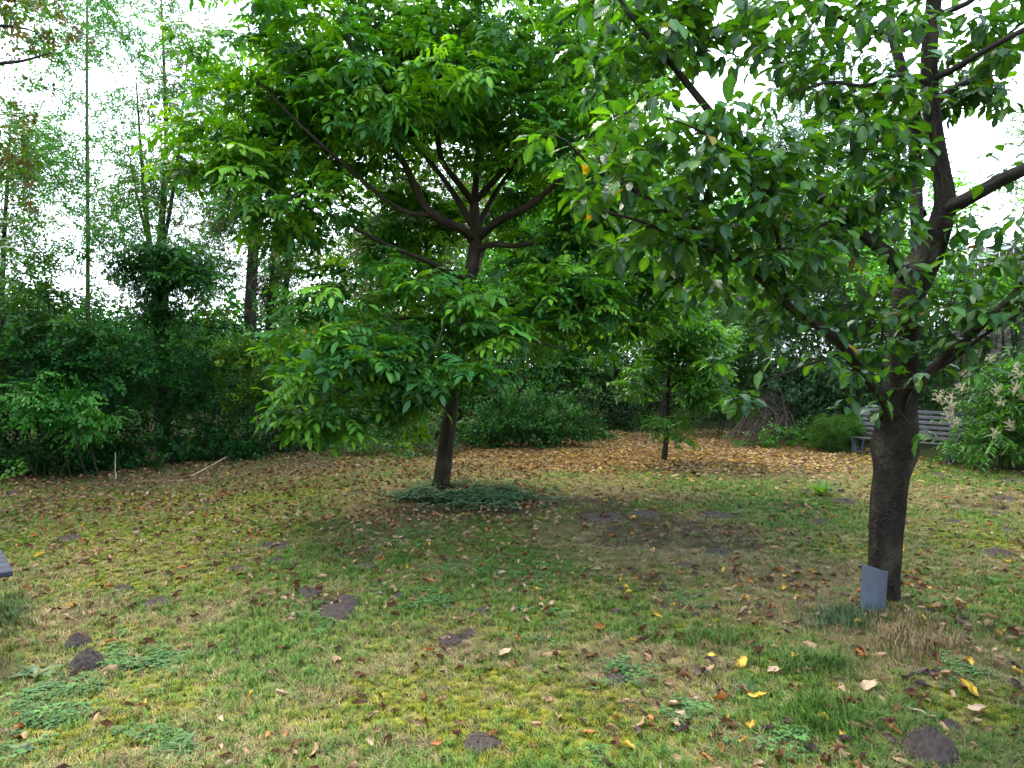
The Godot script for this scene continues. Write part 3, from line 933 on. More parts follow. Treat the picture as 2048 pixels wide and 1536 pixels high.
func plant_walnut() -> void:
	var foot := on_ground(880, 974)
	var t := thing("walnut_tree", "broad walnut tree in the middle of the lawn with a leaning smooth trunk", "tree", foot)
	var sk := Skeleton.new()
	var m: Material = mats["walnut_bark"]
	var D := -foot.z
	var trunk := [[878, 985, D], [882, 965, D], [893, 880, D], [905, 790, D], [917, 705, D], [929, 625, D], [943, 540, D], [952, 480, D], [949, 430, D], [950, 395, D], [954, 340, D + .1], [962, 200, D + .2], [958, 40, D + .2], [965, -150, D + .2], [950, -330, D + .1]]
	limb(sk, px_line(trunk), [.13, .108, .097, .087, .082, .08, .08, .079, .062, .05, .034, .03, .024, .016, .006], 18, m, t, "trunk", 0.05, foot)
	for l in [
		[[[945, 482, D], [927, 462, D - .2], [865, 432, D - .6], [835, 385, D - .8], [815, 340, D - .9], [770, 260, D - 1.1], [720, 150, D - 1.4], [690, 20, D - 1.6]], [.06, .055, .05, .044, .038, .03, .02, .008]],
		[[[949, 410, D], [920, 372, D - .3], [886, 326, D - .6], [876, 273, D - .8], [869, 191, D - 1], [850, 60, D - 1.2]], [.045, .04, .034, .028, .022, .008]],
		[[[951, 405, D], [975, 378, D - .1], [1000, 352, D - .2], [1060, 290, D - .3], [1130, 180, D - .2], [1180, 60, D]], [.045, .04, .036, .03, .02, .008]],
		[[[956, 478, D], [985, 452, D - .2], [1015, 434, D - .4], [1060, 412, D - .6], [1120, 362, D - .8], [1200, 290, D - .9], [1290, 190, D - .9]], [.055, .05, .046, .04, .03, .02, .008]],
		[[[953, 500, D], [988, 490, D - .1], [1036, 492, D - .2], [1110, 476, D - .2], [1220, 430, D], [1330, 400, D + .1]], [.04, .036, .03, .024, .016, .006]],
		[[[936, 560, D], [890, 540, D - .3], [845, 519, D - .5], [777, 492, D - .8], [695, 448, D - 1.0], [600, 400, D - 1.2], [500, 370, D - 1.2]], [.036, .032, .028, .024, .02, .013, .005]],
		[[[918, 690, D], [940, 676, D - .2], [988, 641, D - .5], [1016, 662, D - .7], [1067, 682, D - .9], [1140, 700, D - 1.0]], [.034, .032, .028, .022, .016, .005]],
		[[[925, 650, D], [990, 610, D + .2], [1090, 580, D + .5], [1220, 560, D + .8], [1330, 560, D + .9]], [.03, .026, .02, .014, .005]],
		[[[912, 725, D], [860, 720, D - .4], [800, 735, D - .8], [720, 770, D - 1.1], [630, 815, D - 1.3]], [.026, .022, .017, .012, .004]],
		[[[922, 660, D], [860, 640, D - .5], [780, 640, D - .9], [690, 670, D - 1.1]], [.026, .02, .013, .005]],
		[[[930, 610, D], [900, 560, D + .6], [800, 480, D + 1.3], [700, 380, D + 1.6]], [.04, .03, .02, .006]],
		[[[950, 470, D], [990, 390, D + .8], [1060, 280, D + 1.5], [1120, 120, D + 1.8]], [.045, .034, .02, .006]],
		[[[945, 450, D], [880, 350, D + .7], [760, 210, D + 1.2], [650, 60, D + 1.4]], [.045, .034, .02, .006]],
		[[[865, 432, D - .6], [800, 420, D - .9], [700, 340, D - 1.2], [580, 230, D - 1.3], [480, 120, D - 1.2]], [.03, .026, .02, .013, .005]],
		[[[920, 700, D], [900, 670, D - .5], [890, 650, D - 1.2], [870, 700, D - 1.8]], [.024, .02, .014, .005]],
	]:
		limb(sk, px_line(l[0]), l[1], 8, m, t, "branch", 0.05, foot)
	var blobs := [
		[at(690, 60, D - .6), Vector3(1.9, 1.1, 1.5), 165], [at(1000, 40, D - .3), Vector3(1.9, 1.2, 1.7), 175], [at(560, 230, D - .6), Vector3(1.2, .85, 1.2), 115],
		[at(800, 190, D - 1.1), Vector3(1.4, .62, 1.0), 140], [at(1130, 240, D - .7), Vector3(1.2, .8, 1.2), 120], [at(470, 320, D - .8), Vector3(.75, .42, .8), 34],
		[at(620, 420, D - .9), Vector3(.8, .36, .8), 44], [at(730, 600, D - 1.0), Vector3(.85, .45, .8), 40], [at(700, 720, D - 1.2), Vector3(.85, .36, .75), 34], [at(640, 820, D - 1.3), Vector3(.42, .16, .4), 12], [at(780, 800, D - 1.0), Vector3(.5, .22, .5), 13],
		[at(1090, 600, D - .4), Vector3(.9, .42, .8), 66], [at(1260, 440, D + .1), Vector3(1.0, .6, 1.0), 90], [at(1250, 610, D + .3), Vector3(1.0, .42, .8), 62], [at(1370, 520, D + .5), Vector3(.8, .5, .8), 48], [at(1230, 110, D), Vector3(.9, .8, .9), 60], [at(960, 640, D - 1.1), Vector3(.6, .25, .4), 20], [at(890, 745, D - 1.5), Vector3(.4, .15, .4), 12],
		[at(880, -150, D), Vector3(2.3, .7, 1.8), 45], [at(750, 230, D + 1.4), Vector3(1.6, .9, 1.0), 60], [at(1080, 180, D + 1.5), Vector3(1.6, 1.0, 1.0), 70], [at(1080, 500, D + .2), Vector3(.7, .3, .6), 26], [at(860, 400, D + 1.2), Vector3(1.4, .6, .7), 80], [at(800, 480, D + .7), Vector3(.9, .4, .6), 40], [at(1000, 330, D + 1.1), Vector3(.9, .5, .6), 46], [at(880, 560, D + .8), Vector3(.6, .3, .5), 22],
	]
	var ends := shoots(blobs, -0.14, 0.38)
	var tw := Acc.new()
	var dirs := grow(sk, ends, tw, 0.005, 4, 0.15, foot)
	part("twigs", tw.mesh(), m, t, true)
	walnut_foliage(t, ends, dirs, foot, [Color(0.06, 0.2, 0.035), Color(0.095, 0.27, 0.035), Color(0.16, 0.36, 0.03), Color(0.04, 0.145, 0.036)], 300, 0.84)

func plant_young_walnut() -> void:
	var foot := on_ground(1328, 924)
	var D := -foot.z
	var t := thing("young_walnut_tree", "small young walnut tree with a thin trunk standing in the yellow leaf carpet", "tree", foot)
	var sk := Skeleton.new()
	limb(sk, px_line([[1328, 930, D], [1332, 890, D], [1335, 840, D], [1336, 780, D], [1345, 700, D], [1350, 630, D]]), [.055, .046, .04, .034, .024, .008], 10, mats["twig"], t, "trunk", 0.08, foot)
	for l in [[[[1335, 800, D], [1290, 760, D - .2], [1230, 730, D - .3]], [.018, .013, .004]], [[[1336, 780, D], [1390, 740, D - .3], [1440, 740, D - .4]], [.018, .013, .004]], [[[1342, 720, D], [1380, 670, D + .2], [1420, 620, D + .3]], [.015, .01, .004]], [[[1336, 830, D], [1350, 810, D - .4], [1390, 820, D - .7]], [.014, .01, .004]], [[[1345, 700, D], [1290, 650, D + .1], [1260, 610, D + .2]], [.014, .01, .004]]]:
		limb(sk, px_line(l[0]), l[1], 6, mats["twig"], t, "branch", 0.05, foot)
	var ends := shoots([[at(1345, 680, D - .1), Vector3(.75, .55, .7), 90], [at(1400, 760, D - .3), Vector3(.5, .36, .5), 60], [at(1280, 740, D - .2), Vector3(.5, .4, .5), 28], [at(1350, 840, D - .2), Vector3(.3, .2, .3), 9], [at(1330, 600, D), Vector3(.55, .4, .5), 34], [at(1430, 680, D - .1), Vector3(.4, .3, .4), 24]], -0.4, 0.5)
	var tw := Acc.new()
	var dirs := grow(sk, ends, tw, 0.004, 4, 0.15, foot)
	part("twigs", tw.mesh(), mats["twig"], t, true)
	walnut_foliage(t, ends, dirs, foot, [Color(0.06, 0.19, 0.035), Color(0.1, 0.27, 0.035), Color(0.05, 0.15, 0.035)], 90, 0.62)

# ---------------------------------------------------------------- shrubs and trees round the lawn
func blob(px: float, py: float, depth: float, rx: float, ry: float, rz: float, count: int) -> Array:
	return [at(px, py, depth), Vector3(rx * depth / F, ry * depth / F, rz), count]

func stem(raw: Array, r: Array, sides := 7, called := "trunk") -> Array:
	return [px_line(raw), r, sides, called]

func foot_at(px: float, depth: float) -> Vector3:
	var p := at(px, HORIZON, depth)
	p.y = height(p.x, p.z)
	return p

func plant_left_side() -> void:
	var green := [Color(0.08, 0.19, 0.05), Color(0.1, 0.22, 0.05), Color(0.065, 0.15, 0.045)]
	var mixed := [Color(0.08, 0.17, 0.05), Color(0.1, 0.2, 0.05), Color(0.075, 0.16, 0.05), Color(0.17, 0.1, 0.06), Color(0.065, 0.13, 0.05)]
	var deep := [Color(0.018, 0.07, 0.018), Color(0.028, 0.1, 0.02), Color(0.014, 0.05, 0.018)]
	var rusty := [Color(0.11, 0.05, 0.04), Color(0.13, 0.075, 0.05), Color(0.07, 0.11, 0.03), Color(0.07, 0.12, 0.03)]
	var G := "trees beyond the lawn"
	var H := "shrubs along the edge of the lawn"
	var g := 14.0
	shrub("slender_tree", "tall slender tree with one straight green stem at the left", "tree", G, foot_at(172, 11.6),
		[blob(180, 60, 11.6, 120, 150, 1.2, 95), blob(150, 300, 11.6, 140, 140, 1.2, 95), blob(210, 480, 11.6, 110, 110, 1.0, 60), blob(190, -180, 11.6, 110, 160, 1.0, 50)],
		"birch", green, 5, 0.9, {"stems": [stem([[170, 955, 11.6], [172, 800, 11.6], [178, 600, 11.6], [181, 420, 11.6], [183, 200, 11.6], [187, 0, 11.6], [190, -250, 11.6]], [.045, .039, .034, .03, .025, .017, .006], 9)], "bark": "green_stem", "gap": -0.12, "thick": 0.003, "hollow": 0.6, "tumble": 1.0})
	shrub("bundled_tree", "thin tree of several dark upright stems left of the walnut", "tree", G, foot_at(318, 13.2),
		[blob(300, 120, 13.2, 120, 190, 1.4, 110), blob(330, 350, 13.2, 120, 120, 1.2, 80), blob(390, 180, 13.4, 90, 160, 1.2, 80), blob(400, 400, 13.4, 70, 90, 1.0, 50), blob(260, 420, 13.0, 80, 90, 1.0, 40)],
		"birch", mixed, 5, 0.9, {"stems": [stem([[318, 930, 13.2], [322, 640, 13.2], [325, 480, 13.2], [338, 320, 13.2], [336, 120, 13.2], [330, -60, 13.2]], [.12, .09, .07, .04, .024, .006], 9), stem([[316, 640, 13.2], [302, 480, 13.2], [290, 330, 13.2], [280, 150, 13.2]], [.07, .05, .032, .008], 7, "branch"), stem([[324, 520, 13.2], [345, 420, 13.2], [366, 280, 13.2], [385, 100, 13.2]], [.05, .036, .024, .006], 7, "branch"), stem([[305, 500, 13.2], [285, 420, 13.1], [262, 300, 13.0]], [.04, .026, .006], 7, "branch")], "gap": -0.12, "thick": 0.0045, "hollow": 0.6, "tumble": 1.0})
	shrub("dark_trunk_tree", "tree with a thick dark trunk seen left of the walnut crown", "tree", G, foot_at(498, 14.2),
		[blob(540, 260, 14.6, 130, 200, 1.3, 100), blob(460, 450, 14.4, 80, 140, 1.0, 120), blob(560, 520, 14.4, 70, 120, 1.0, 70), blob(430, 560, 14.4, 70, 80, 0.9, 60)],
		"birch", mixed, 5, 0.9, {"stems": [stem([[495, 920, 14.2], [500, 660, 14.2], [508, 520, 14.2], [513, 400, 14.2], [522, 220, 14.2], [530, 0, 14.2]], [.14, .12, .108, .1, .06, .02], 10), stem([[512, 420, 14.2], [480, 330, 14.2], [450, 250, 14.1]], [.04, .025, .006], 7, "branch")], "gap": -0.1, "thick": 0.003, "hollow": 0.6, "tumble": 1.0})
	shrub("ivy_trunk_tree", "pair of leaning trunks wrapped in small ivy beside the thick dark trunk", "tree", G, foot_at(545, 14.8),
		[blob(545, 580, 14.8, 22, 90, 0.25, 46), blob(600, 420, 14.8, 60, 140, 0.8, 40), blob(640, 250, 14.8, 90, 150, 1.0, 50)],
		"birch", deep + [Color(0.16, 0.1, 0.05)], 6, 0.9, {"stems": [stem([[535, 920, 14.8], [542, 660, 14.8], [552, 540, 14.8], [566, 400, 14.8], [580, 220, 14.8]], [.12, .11, .09, .06, .01], 8), stem([[560, 920, 14.9], [568, 650, 14.9], [582, 500, 14.9], [606, 330, 14.9]], [.09, .075, .06, .01], 8)], "gap": -0.3, "thick": 0.003, "tumble": 1.0})
	shrub("rusty_maple", "tree leaning in from the left edge with brown and rusty leaves", "tree", G, foot_at(-170, 9.5),
		[blob(20, 60, 9.5, 80, 80, 0.8, 40), blob(100, 40, 9.6, 70, 50, 0.7, 18), blob(10, 270, 9.6, 50, 60, 0.6, 22), blob(-120, 150, 9.5, 160, 220, 1.3, 70), blob(40, 360, 9.8, 60, 60, 0.6, 16)],
		"ivy", rusty, 2, 0.85, {"stems": [stem([[-170, 960, 9.5], [-160, 600, 9.5], [-140, 300, 9.5], [-120, 0, 9.5], [-100, -200, 9.5]], [.14, .12, .1, .06, .02], 9), stem([[-140, 250, 9.5], [-60, 160, 9.5], [0, 137, 9.5], [55, 130, 9.5], [120, 112, 9.5]], [.05, .036, .028, .02, .005], 7, "branch"), stem([[-130, 170, 9.5], [-50, 80, 9.5], [10, 62, 9.5], [60, 66, 9.5], [100, 80, 9.5]], [.045, .03, .022, .015, .004], 7, "branch"), stem([[-125, 80, 9.5], [-40, 30, 9.5], [30, 10, 9.5]], [.04, .025, .005], 6, "branch"), stem([[-150, 420, 9.5], [-60, 340, 9.5], [10, 290, 9.5]], [.04, .022, .005], 6, "branch")], "gap": -0.2, "tumble": 1.0})
	shrub("leftmost_tree", "thin dark tree stem at the far left edge above the hazel", "tree", G, foot_at(4, 12.5),
		[blob(10, 460, 12.5, 60, 140, 0.9, 50), blob(60, 330, 12.5, 80, 110, 0.9, 50)],
		"birch", mixed, 6, 1.0, {"stems": [stem([[2, 930, 12.5], [6, 620, 12.5], [16, 450, 12.5], [24, 350, 12.5], [34, 220, 12.5]], [.07, .05, .036, .026, .006], 7)], "gap": -0.15, "thick": 0.003, "hollow": 0.6, "tumble": 1.0})
	shrub("ivy_tower", "mushroom shaped tower of dark climbing leaves on a stump", "climber", "", foot_at(325, 12.4),
		[blob(335, 530, 12.3, 95, 55, 0.85, 120), blob(285, 570, 12.3, 60, 45, 0.6, 26), blob(400, 560, 12.3, 55, 40, 0.6, 24), blob(330, 650, 12.3, 55, 80, 0.5, 50)],
		"elder", [Color(0.035, 0.1, 0.025), Color(0.05, 0.13, 0.025), Color(0.025, 0.075, 0.025)], 4, 0.72, {"stems": [stem([[322, 940, 12.4], [326, 700, 12.4], [330, 520, 12.4]], [.14, .12, .06], 9)], "gap": -0.4})
	shrub("hazel_shrub", "tall hazel shrub with pale green leaves against the sky at far left", "shrub", H, foot_at(85, 11.2),
		[blob(80, 560, 11.2, 100, 70, 0.8, 66), blob(30, 620, 11.0, 70, 60, 0.7, 40), blob(150, 640, 11.0, 80, 50, 0.7, 44), blob(60, 480, 11.4, 70, 50, 0.6, 24)],
		"hazel", [Color(0.06, 0.13, 0.036), Color(0.075, 0.15, 0.036), Color(0.05, 0.11, 0.036)], 3, 0.85, {"gap": -0.35})
	shrub("dark_shrub", "big dark leafy shrub filling the left edge", "shrub", H, foot_at(90, 10.6),
		[blob(60, 720, 10.7, 130, 85, 0.9, 130), blob(200, 730, 11.0, 110, 90, 0.9, 110), blob(40, 850, 10.4, 110, 70, 0.7, 60), blob(200, 850, 10.9, 110, 60, 0.6, 60)],
		"hazel", deep, 3, 0.9, {"gap": -0.5, "leaf": "dense"})
	shrub("elder_shrub", "elder with fresh green feathered leaves in front of the dark shrub", "shrub", H, foot_at(130, 10.1),
		[blob(120, 810, 10.0, 75, 45, 0.45, 30), blob(180, 850, 10.0, 45, 30, 0.4, 13), blob(60, 780, 10.0, 60, 35, 0.4, 16)],
		"elder", [Color(0.05, 0.16, 0.03), Color(0.07, 0.19, 0.03)], 3, 0.75, {"gap": -0.5})
	shrub("privet_thicket", "dense small leaved privet thicket between hazel and vine bush", "shrub", H, foot_at(330, 11.8),
		[blob(310, 770, 11.7, 120, 85, 0.8, 150), blob(410, 800, 12.0, 90, 90, 0.7, 90), blob(300, 880, 11.4, 120, 40, 0.5, 50)],
		"laurel", deep, 4, 0.85, {"gap": -0.45, "leaf": "dense"})
	shrub("vine_bush", "rounded bush draped in pale green and yellow vine leaves", "shrub", H, foot_at(535, 12.8),
		[blob(480, 705, 12.3, 60, 42, 0.55, 64), blob(575, 715, 12.4, 65, 45, 0.55, 74), blob(530, 780, 12.4, 90, 50, 0.45, 60), blob(590, 685, 12.2, 36, 18, 0.3, 18)],
		"ivy", [Color(0.07, 0.15, 0.035), Color(0.1, 0.19, 0.035), Color(0.06, 0.12, 0.035), Color(0.22, 0.25, 0.03)], 3, 0.8, {"gap": -0.45, "lift": -0.05})
	shrub("undergrowth_shrub", "dark undergrowth below the vine bush left of the walnut", "shrub", H, foot_at(530, 13.3),
		[blob(500, 850, 13.2, 120, 50, 0.5, 80), blob(610, 830, 13.4, 80, 70, 0.5, 70)],
		"laurel", deep, 4, 0.8, {"gap": -0.4, "leaf": "dense"})
	shrub("sapling", "small sapling with pale oval leaves at the lawn edge far left", "sapling", "", foot_at(66, 9.85),
		[blob(70, 925, 9.85, 28, 24, 0.15, 7)], "hazel", [Color(0.1, 0.18, 0.035)], 1, 1.1, {"gap": -1.0, "stems": [stem([[64, 968, 9.85], [68, 940, 9.85], [72, 915, 9.85]], [.007, .005, .003], 5, "stem")]})
	shrub("upright_weed", "pale green upright weed standing below the vine bush", "weed", "", foot_at(520, 12.1),
		[blob(520, 880, 12.1, 14, 32, 0.12, 12)], "laurel", [Color(0.08, 0.14, 0.06)], 2, 0.8, {"gap": -1.0, "lift": 0.5})
	shrub("ivy_edge", "dark low ivy and weeds along the foot of the shrubs at left", "ground cover", "", foot_at(280, 11.3),
		[blob(60, 920, 10.3, 130, 26, 0.35, 60), blob(240, 910, 10.9, 120, 26, 0.35, 60), blob(420, 893, 11.9, 110, 24, 0.35, 54), blob(570, 880, 12.9, 90, 24, 0.35, 44)],
		"ivy", deep, 3, 0.8, {"gap": -0.3, "leaf": "dense"})
	# darker rows behind the first
	shrub("back_thicket", "dim thicket behind the dark shrub and the privet", "shrub", H, foot_at(150, 14.5),
		[blob(-120, 740, 14.0, 200, 130, 1.2, 130), blob(150, 740, 14.3, 170, 120, 1.0, 150), blob(380, 770, 14.6, 140, 100, 0.9, 120), blob(90, 620, 14.0, 110, 60, 0.9, 60), blob(440, 660, 14.4, 70, 50, 0.8, 40)],
		"hazel", deep, 3, 1.1, {"gap": -0.5, "leaf": "dense"})
	shrub("back_thicket", "dim thicket behind the vine bush and the walnut trunk", "shrub", H, foot_at(700, 16.0),
		[blob(560, 800, 15.6, 120, 80, 0.8, 90), blob(740, 800, 15.6, 130, 85, 0.8, 110), blob(900, 790, 16.2, 130, 100, 0.9, 110)],
		"hazel", deep, 3, 1.1, {"gap": -0.42, "leaf": "dense"})

func plant_middle() -> void:
	var G := "trees beyond the lawn"
	var H := "shrubs along the edge of the lawn"
	var deep := [Color(0.018, 0.07, 0.018), Color(0.028, 0.1, 0.02), Color(0.014, 0.05, 0.018)]
	var fresh := [Color(0.1, 0.26, 0.035), Color(0.14, 0.32, 0.035), Color(0.075, 0.19, 0.035)]
	shrub("autumn_tree", "airy tree behind the walnut trunk with some orange brown leaves", "tree", G, foot_at(800, 17.0),
		[blob(720, 520, 17.0, 120, 110, 1.3, 150), blob(830, 440, 17.0, 150, 150, 1.3, 220), blob(950, 320, 17.4, 150, 160, 1.2, 130), blob(760, 640, 16.8, 130, 60, 1.0, 90)],
		"birch", [Color(0.08, 0.13, 0.035), Color(0.07, 0.12, 0.035), Color(0.2, 0.09, 0.045), Color(0.17, 0.12, 0.04), Color(0.09, 0.16, 0.03)], 4, 1.15, {"stems": [stem([[790, 900, 17.0], [785, 700, 17.0], [782, 480, 17.0], [800, 300, 17.0], [830, 120, 17.0]], [.1, .09, .07, .04, .01], 8), stem([[820, 900, 17.2], [835, 680, 17.2], [850, 520, 17.2], [900, 340, 17.2]], [.08, .06, .045, .01], 7)], "gap": -0.2, "tumble": 1.0})
	shrub("backlit_maple", "bright green leafy tree behind the walnut to the right of its trunk", "tree", G, foot_at(1060, 17.4),
		[blob(1000, 640, 17.0, 130, 90, 1.1, 190), blob(1150, 560, 17.4, 140, 120, 1.2, 220), blob(1100, 710, 17.2, 130, 60, 0.9, 130), blob(1080, 400, 17.6, 160, 130, 1.2, 140)],
		"hazel", fresh, 4, 1.1, {"stems": [stem([[925, 900, 17.2], [918, 740, 17.2], [935, 600, 17.2], [985, 450, 17.2]], [.13, .12, .09, .03], 8)], "gap": -0.4})
	shrub("green_backdrop_tree", "fresh green tree behind the young walnut", "tree", G, foot_at(1330, 19.0),
		[blob(1330, 570, 18.6, 160, 120, 1.2, 260), blob(1400, 430, 18.8, 160, 120, 1.2, 190), blob(1260, 420, 19.0, 130, 130, 1.2, 100), blob(1480, 520, 18.6, 120, 100, 1.1, 100)],
		"hazel", fresh, 4, 1.15, {"stems": [stem([[1330, 880, 19], [1330, 700, 19], [1345, 500, 19], [1330, 330, 19]], [.12, .11, .08, .02], 8)], "gap": -0.42})
	shrub("bramble_bush", "dark rounded bramble bush at the left end of the yellow leaf carpet", "shrub", H, foot_at(1060, 13.6),
		[blob(1050, 830, 13.5, 110, 60, 0.6, 90), blob(1110, 860, 13.6, 80, 35, 0.45, 40), blob(980, 860, 13.4, 70, 35, 0.45, 36)],
		"ivy", [Color(0.025, 0.08, 0.028), Color(0.035, 0.1, 0.03), Color(0.045, 0.12, 0.03)], 3, 0.95, {"gap": -0.45, "leaf": "dense"})
	shrub("nettle_clump", "low clump of weeds and nettles behind the walnut trunk", "weed", "weeds at the lawn edge", foot_at(820, 12.6),
		[blob(850, 855, 12.9, 90, 45, 0.5, 56), blob(730, 880, 12.8, 90, 24, 0.4, 34), blob(840, 900, 12.4, 60, 16, 0.3, 18)],
		"laurel", [Color(0.05, 0.1, 0.04), Color(0.065, 0.125, 0.04)], 3, 0.85, {"gap": -0.5})
	shrub("fern_weed", "low bright weeds at the lawn edge left of the walnut trunk", "weed", "weeds at the lawn edge", foot_at(700, 12.2),
		[blob(690, 890, 12.3, 80, 12, 0.3, 24), blob(820, 912, 11.9, 40, 12, 0.2, 10)],
		"elder", [Color(0.07, 0.14, 0.035)], 2, 0.45, {"gap": -0.6})
	shrub("mid_thicket", "deep green thicket behind the bramble bush", "shrub", H, foot_at(1100, 15.5),
		[blob(980, 750, 15.5, 130, 100, 0.8, 150), blob(1120, 780, 15.6, 100, 80, 0.8, 110), blob(1170, 690, 16.0, 80, 80, 0.8, 80)],
		"hazel", [Color(0.035, 0.1, 0.025), Color(0.05, 0.12, 0.025), Color(0.025, 0.075, 0.025)], 3, 1.0, {"gap": -0.4, "leaf": "dense"})
	shrub("ivy_pillar", "dark upright pillar of ivy behind the young walnut", "climber", "", foot_at(1240, 16.8),
		[blob(1240, 770, 16.8, 30, 95, 0.35, 110)], "ivy", [Color(0.03, 0.055, 0.035), Color(0.035, 0.065, 0.04)], 3, 0.9, {"gap": -0.8, "leaf": "dense"})
	shrub("groundcover_shrub", "low green ground cover beyond the yellow leaf carpet", "ground cover", "", foot_at(1290, 17.2),
		[blob(1290, 850, 17.0, 120, 18, 0.5, 70), blob(1200, 880, 15.0, 50, 14, 0.4, 22)], "ivy", [Color(0.05, 0.1, 0.035), Color(0.065, 0.125, 0.035)], 3, 0.8, {"gap": -0.7})
	shrub("back_thicket", "dim thicket closing the garden behind the young walnut", "shrub", H, foot_at(1350, 20.5),
		[blob(1300, 760, 20.5, 180, 110, 1.0, 170), blob(1480, 720, 20.3, 120, 120, 1.0, 110)],
		"hazel", deep, 3, 1.3, {"gap": -0.5, "leaf": "dense"})
	shrub("laurel_shrub", "tall glossy laurel right of the young walnut", "shrub", H, foot_at(1475, 15.4),
		[blob(1470, 660, 15.3, 90, 110, 0.9, 190), blob(1490, 780, 15.2, 75, 70, 0.7, 90), blob(1430, 780, 15.6, 70, 70, 0.6, 60)],
		"laurel", [Color(0.055, 0.11, 0.045), Color(0.07, 0.13, 0.05), Color(0.045, 0.09, 0.04)], 4, 1.05, {"gap": -0.5, "leaf": "glossy", "lift": 0.3})
	shrub("tall_backdrop_tree", "tall dense green tree closing the view behind the walnut's right side", "tree", G, foot_at(1150, 22.0),
		[blob(1080, 600, 22.0, 170, 130, 1.4, 230), blob(1180, 420, 22.2, 150, 130, 1.4, 200), blob(1010, 420, 22.4, 130, 130, 1.3, 150)],
		"hazel", [Color(0.09, 0.22, 0.035), Color(0.12, 0.27, 0.035), Color(0.06, 0.15, 0.03)], 4, 1.5, {"stems": [stem([[1150, 880, 22], [1145, 650, 22], [1150, 430, 22], [1160, 300, 22]], [.16, .14, .08, .02], 8)], "gap": -0.5})
	shrub("tall_backdrop_tree", "tall dense green tree closing the view behind the cherry's left branches", "tree", G, foot_at(1520, 22.5),
		[blob(1450, 560, 22.3, 190, 130, 1.4, 240), blob(1600, 460, 22.5, 170, 110, 1.4, 190), blob(1740, 520, 22.4, 140, 90, 1.3, 130)],
		"hazel", [Color(0.07, 0.18, 0.035), Color(0.1, 0.23, 0.035), Color(0.05, 0.13, 0.03)], 4, 1.5, {"stems": [stem([[1520, 880, 22.5], [1525, 650, 22.5], [1540, 450, 22.5]], [.16, .13, .03], 8)], "gap": -0.5})
	shrub("tall_backdrop_shrub", "loose green screen of young growth behind the walnut trunk's left side", "shrub", G, foot_at(700, 19.5),
		[blob(640, 600, 19.5, 130, 70, 1.0, 90), blob(780, 600, 19.5, 130, 90, 1.0, 120), blob(880, 520, 19.8, 110, 130, 1.1, 130)],
		"hazel", [Color(0.1, 0.24, 0.04), Color(0.075, 0.18, 0.04)], 3, 1.2, {"gap": -0.15})
	# a far wood, one mass seen through the gaps
	var xf := []
	var cols := PackedColorArray()
	for i in 17000:
		var x := rng.randf_range(-34, 34)
		var z := -27.0 + 3.0 * bumps.get_noise_1d(x) - rng.randf() * 5.0
		var top := 3.3 + 1.4 * bumps.get_noise_1d(x * 1.3 + 50.0) + 4.6 * smoothstep(-5.0, 0.0, x) * smoothstep(17.0, 12.5, x)
		var y := top * pow(rng.randf(), 0.7)
		xf.append(Transform3D(basis_along(rnd_dir(), Vector3(0, 1, 0) + rnd_dir() * 0.5).scaled_local(Vector3.ONE * rng.randf_range(2.2, 3.6)), Vector3(x, y, z)))
		cols.append(tint(deep))
	var far := crowd("far_wood", sprays["hazel"], mats["dense"], xf, cols, self)
	tag(far, "distant green wood glimpsed through gaps between the shrubs", "wood", "", "stuff")
	# the garden is closed by tall greenery on its other sides too
	xf = []
	cols = PackedColorArray()
	for i in 9000:
		var an := rng.randf_range(-0.28 * PI, 1.28 * PI)
		var r := rng.randf_range(9.5, 12.0) + 1.2 * bumps.get_noise_1d(an * 6.0)
		var top := 6.6 + 1.6 * bumps.get_noise_1d(an * 9.0 + 20.0)
		xf.append(Transform3D(basis_along(rnd_dir(), Vector3(0, 1, 0) + rnd_dir() * 0.5).scaled_local(Vector3.ONE * rng.randf_range(2.0, 3.2)), Vector3(r * cos(an), top * pow(rng.randf(), 0.8), 0.5 + r * sin(an))))
		cols.append(tint(deep))
	tag(crowd("surrounding_wood", sprays["hazel"], mats["dense"], xf, cols, self), "green wood closing the garden on its other sides", "wood", "", "stuff")

